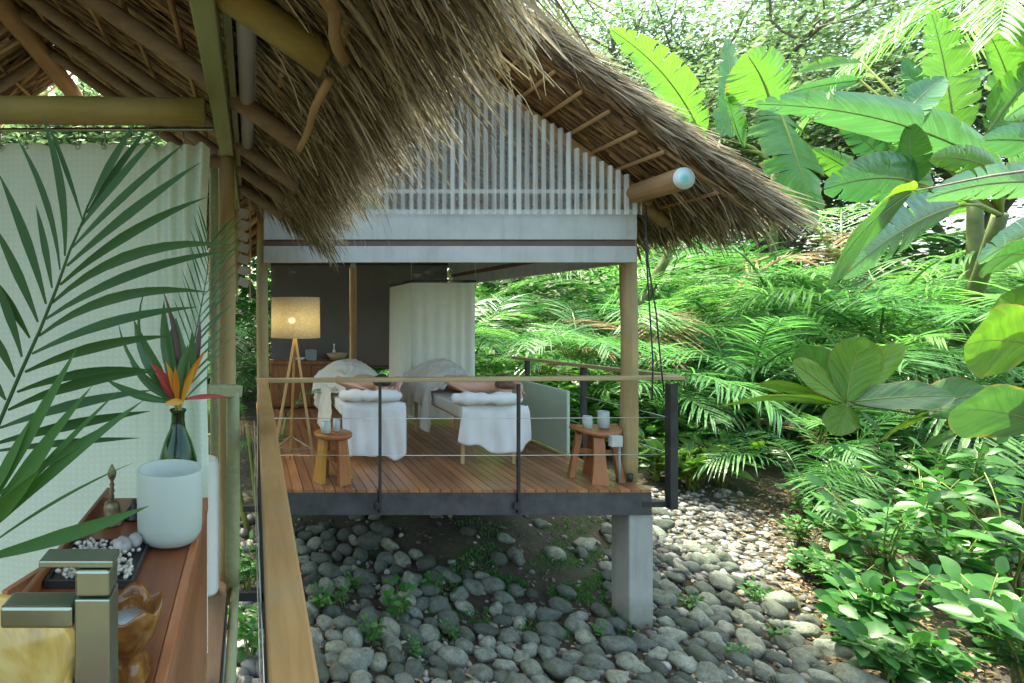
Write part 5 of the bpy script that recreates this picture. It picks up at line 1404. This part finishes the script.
for i_, (x0,y0,x1,y1,w_,rl,mt_) in enumerate(((960,170,905,60,30,.5,BB),(935,175,870,110,34,-.3,BN),(1000,150,1030,10,36,.4,BN),(905,185,840,120,30,.6,BB),(1010,200,1055,120,40,.2,BN),(985,205,905,215,34,.6,BN),(940,120,985,70,22,.7,BB),(890,200,815,150,34,.2,BN),(1015,110,1000,-10,30,.5,BN),(960,200,880,245,30,.9,BB))):
    Y_ = 8.9+.12*i_; bleaf(bc, x0,y0,Y_, x1,y1,Y_+.2, w_, ((-.06,0,.10),(.05,0,.06))[i_%2], rl, (.3,-.3)[i_%2], mt_, 60+i_, 4+i_%4)
bd = thing('banana_plant', V(6.7,11.2,gz(6.7,11.2)), 'banana plant with one torn leaf showing above the pavilion thatch', 'banana plant', 'banana plants')
tD = P(715,165,10.8); pseudostem(bd, 6.9, 11.2, tD, .12)
bleaf(bd, 703,140,10.6, 612,30,10.2, 38, (.12,0,.10), .45, .35, BN, 31, 8)
bleaf(bd, 720,140,10.8, 742,60,11, 30, (0,0,.03), .5, .4, BB, 32, 4)
bleaf(bd, 705,150,10.8, 655,118,10.4, 26, (0,0,.1), .4, .3, BN, 33, 3)
for (x, y, Y) in ((703,140,10.6),(720,140,10.8),(705,150,10.8)): petiole(bd, [tD, P(x,y,Y)], .03, .016)
be_ = thing('banana_plant', V(6.6,4.4,gz(6.6,4.4)), 'banana plant with dark broad bluish leaves cut by the right frame edge', 'banana plant', 'banana plants')
tE = P(1075,230,4.4); pseudostem(be_, 6.9, 4.5, tE, .12)
bleaf(be_, 1065,185,4.3, 928,198,4.0, 46, (0,0,.09), .35, -.3, BB, 41, 2)
bleaf(be_, 1075,150,4.3, 985,140,4.2, 44, (0,0,.08), .4, -.3, BB, 42, 1)
bleaf(be_, 1070,225,4.2, 980,262,4.0, 40, (0,0,.12), .3, -.3, BB, 43, 1)
bleaf(be_, 1060,90,4.4, 1005,118,4.3, 34, (0,0,.1), .2, .3, BN, 44, 1)
for (x, y, Y) in ((1065,185,4.3),(1075,150,4.3),(1070,225,4.2),(1060,90,4.4)): petiole(be_, [tE, P(x,y,Y)], .025, .014)

# broad leaved sapling reaching in from the right
al = thing('almond_sapling', V(5.6,3.75,gz(5.6,3.75)), 'sapling branch with large rounded leaves reaching in from the right frame edge', 'sapling')
b = MB(); b.log(V(5.6,3.75,gz(5.6,3.75)-.03), P(1060,280,3.7), .045, .03, 3, 10, 10, .3); b.build('trunk', M['bark'], al)
b = MB(); b.tube([P(1060,428,3.72),P(1000,424,3.7),P(930,416,3.65),P(846,403,3.6)], [.016,.013,.010,.006], 8); b.build('branch', M['bark'], al)
b = MB(); b.tube([P(1060,340,3.7),P(1045,345,3.5),P(1035,350,3.4)], [.016,.012,.009], 8); b.build('branch', M['bark'], al)
b = MB(); b.tube([P(1070,165,3.8),P(990,176,3.85),P(915,191,3.9)], [.012,.009,.005], 8); b.build('branch', M['bark'], al)
def aleaf(x0,y0,x1,y1,w,roll,mat,Ya=3.6,Yb=3.6,bend=.08,widest=.62):
    a, e = P(x0,y0,Ya), P(x1,y1,Yb); t_ = (e-a).normalized(); v_ = V(0,-1,0); s_ = t_.cross(v_).normalized(); n = s_.cross(t_)
    n2 = n*cos(roll)-s_*sin(roll); mb = MB(); oval(mb, a, e, w/F*(Ya+Yb)/2, n2, n2*-bend*(e-a).length+V(0,0,.05), 30, widest, .22, 4, .62)
    lf = mb.build('leaf', M[mat], al)
    rb = MB(); c_ = (a+e)/2+n2*-bend*(e-a).length+V(0,0,.05); rb.tube([qbez(a,c_,e,k/8)+n2*.002 for k in range(9)], [.0045*(1-.8*k/8) for k in range(9)], 5); rb.build('midrib', M['palm_stem'], lf)
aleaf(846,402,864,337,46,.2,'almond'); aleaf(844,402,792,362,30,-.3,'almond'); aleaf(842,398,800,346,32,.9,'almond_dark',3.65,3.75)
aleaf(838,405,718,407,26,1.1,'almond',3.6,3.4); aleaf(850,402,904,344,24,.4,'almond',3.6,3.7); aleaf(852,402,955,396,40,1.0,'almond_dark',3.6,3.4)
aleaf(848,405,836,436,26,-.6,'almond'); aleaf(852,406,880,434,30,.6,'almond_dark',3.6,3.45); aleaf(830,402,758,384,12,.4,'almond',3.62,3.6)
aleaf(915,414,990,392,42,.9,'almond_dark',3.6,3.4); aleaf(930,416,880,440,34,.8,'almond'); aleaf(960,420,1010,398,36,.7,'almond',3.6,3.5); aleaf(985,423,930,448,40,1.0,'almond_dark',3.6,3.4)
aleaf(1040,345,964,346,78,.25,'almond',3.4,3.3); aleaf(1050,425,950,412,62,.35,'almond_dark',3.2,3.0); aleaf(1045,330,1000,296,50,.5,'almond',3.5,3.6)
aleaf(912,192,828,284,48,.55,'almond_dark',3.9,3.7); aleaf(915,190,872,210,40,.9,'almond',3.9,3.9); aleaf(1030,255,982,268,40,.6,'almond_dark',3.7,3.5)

# overhanging coconut frond at the top right
cp = thing('coconut_palm', V(13.5,9.2,gz(13.5,9.2)), 'palm with yellow green hanging frond in the top right corner', 'palm')
b = MB(); b.log(V(13.5,9.2,gz(13.5,9.2)-.1), V(13.3,9.0,7.2), .14, .09, 7, 12, 12, .3); b.build('trunk', M['bark'], cp)
rc = random.Random(9)
for k, a in enumerate((2.9,3.6,4.3,5.2,.2,1.2,2.1)):
    mb = frond_mesh(3.2, 46, .75, .04, (.35,.85), random.Random(400+k), .03, 5, .6)
    R = Matrix.Rotation(a,3,'Z'); mb.v = [tuple(R@Vector(p)+V(13.3,9.0,7.15)) for p in mb.v]; mb.build('frond', M['palm_b'], cp)

# ------------------------------------------------------------------ trees and undergrowth behind
def tree(x, y, h, cr, label, seed, nl=21000, leaf=.22, dens=.0, name='shade_tree', low=.35):
    r_ = random.Random(500+seed); z = gz(x,y); t = thing(name, V(x,y,z), label, 'tree', 'trees behind the garden')
    tr_ = MB(); fo = MB(); tips = []
    def grow(p, d, L, r, lev):
        n = 4; pts = [p]; q = p
        for i in range(n):
            d = (d+V(r_.gauss(0,.16),r_.gauss(0,.16),r_.gauss(.03,.08))).normalized(); q = q+d*L/n; pts.append(q)
        tr_.tube(pts, [r*(1-.45*i/n) for i in range(n+1)], 7 if lev < 2 else 5, lev == 0)
        if lev >= 2: tips.extend(pts[1:])
        if lev < 4:
            for k in range(3 if lev else 5):
                i = r_.randrange(2, n+1); dd = (d*.6+V(r_.uniform(-1,1),r_.uniform(-1,1),r_.uniform(-.25,.7))).normalized()
                grow(pts[i], dd, L*r_.uniform(.6,.8), r*.52, lev+1)
    grow(V(x,y,z-.1), V(r_.uniform(-.15,.15),r_.uniform(-.15,.15),1).normalized(), h*low, h*.018+.05, 0)
    # scale so the crown reaches the wished height
    for _ in range(nl):
        c = r_.choice(tips); g_ = Vector((r_.gauss(0,1),r_.gauss(0,1),r_.gauss(0,.7)))*cr*.16
        p = c+g_; a = r_.uniform(0,6.28); d = V(cos(a),sin(a),r_.uniform(-.7,.3)).normalized(); L = leaf*r_.uniform(.6,1.2)
        s_ = d.cross(V(r_.uniform(-.6,.6),r_.uniform(-.6,.6),1)).normalized()*L*.26
        fo.add([p, p+d*L*.5+s_, p+d*L, p+d*L*.5-s_], [(0,1,2,3)])
    tr_.build('trunk', M['bark'], t); fo.build('crown', M['tree'], t)
TR = [(8.0,15.0,13,4.5,'leafy tree rising behind the pavilion thatch and first banana leaves'),
 (13.0,15.0,13.5,5,'large leafy tree with dark limbs above the banana plants'),
 (18.0,14.5,13,5,'leafy tree in the top right corner behind the hanging frond'),
 (4.6,16.5,14,4.5,'tree with sparse branches above the ridge of the pavilion'),
 (23.0,16.5,13,5,'tree beyond the right frame edge with leaves along the top'),
 (10.5,19.0,17,5.5,'tall far tree between the two nearer leafy trees'),
 (16.0,20.5,17,5.5,'tall far tree behind the top right corner'),
 (-2.6,13.0,10,3.5,'leafy tree seen through the open gable on the left'),
 (-6.0,12.0,9,3.5,'leafy tree behind the near building on the far left'),
 (-4.2,10.8,9,3.2,'bushy tree close behind the open gable of the near building'),
 (1.0,17.0,10,4,'leafy tree far behind the pavilion screens'),
 (6.5,21.0,17,5,'tall pale tree far behind the pavilion roof'),
 (21.0,22.0,17,5.5,'tall tree in the far distance at the right')]
for i, (x, y, h_, cr, lab) in enumerate(TR):
    far_ = x > 3
    tree(x*1.28 if far_ else x, y+7 if far_ else y, h_*1.35 if far_ else h_, cr*1.25 if far_ else cr, lab, i, 21000, .27 if far_ else .2)
ug = MB(); ru = random.Random(88)
for _ in range(34000):
    x = ru.uniform(-9, 24); y = ru.uniform(12.2, 16.5)
    top = gz(x,y)+2.6+1.3*noise.noise(Vector((x*.45,y*.45,1)))+.6*noise.noise(Vector((x*1.7,y*1.7,5)))
    z = gz(x,y)+(top-gz(x,y))*ru.random()**.8
    if noise.noise(Vector((x*1.1,y*1.1,z*1.3))) < -.28: continue
    a = ru.uniform(0,6.28); d = V(cos(a),sin(a),ru.uniform(-.6,.6)).normalized(); L = ru.uniform(.14,.40); p = V(x,y,z)
    s_ = d.cross(V(ru.uniform(-.7,.7),ru.uniform(-.7,.7),1)).normalized()*L*ru.choice((.12,.2,.28))
    ug.add([p, p+d*L*.5+s_, p+d*L-V(0,0,.05*L), p+d*L*.5-s_], [(0,1,2,3)])
for _ in range(16000):
    x = ru.uniform(-12, 34); y = ru.uniform(17, 24); z = gz(x,y)+ru.random()**.8*(4.2+1.6*noise.noise(Vector((x*.3,y*.3,4))))
    a = ru.uniform(0,6.28); d = V(cos(a),sin(a),ru.uniform(-.6,.6)).normalized(); L = ru.uniform(.3,.6); p = V(x,y,z)
    s_ = d.cross(V(ru.uniform(-.7,.7),ru.uniform(-.7,.7),1)).normalized()*L*.25
    ug.add([p, p+d*L*.5+s_, p+d*L-V(0,0,.05*L), p+d*L*.5-s_], [(0,1,2,3)])
for _ in range(30000):
    x = ru.uniform(3.6, 17); y = ru.uniform(7.2, 12.2)
    lim = 8.3+max(0, 6.2-x)*.5 if x < 9 else 7.2
    m_ = noise.noise(Vector((x*.8,y*.8,9)))
    if y < lim: continue
    top = max(.15, .75+.9*m_+.14*(y-8)); k_ = ru.random()**.7; z = gz(x,y)+top*k_
    a = ru.uniform(0,6.28); d = V(cos(a),sin(a),ru.uniform(-.3,.8)).normalized(); L = ru.uniform(.12,.34); p = V(x,y,z)
    s_ = d.cross(V(ru.uniform(-.7,.7),ru.uniform(-.7,.7),1)).normalized()*L*ru.choice((.08,.14,.24))
    ug.add([p, p+d*L*.5+s_, p+d*L-V(0,0,.12*L), p+d*L*.5-s_], [(0,1,2,3)])
tag(ug.build('undergrowth', M['under']), 'dense green undergrowth filling the back of the garden', 'undergrowth', kind='stuff')
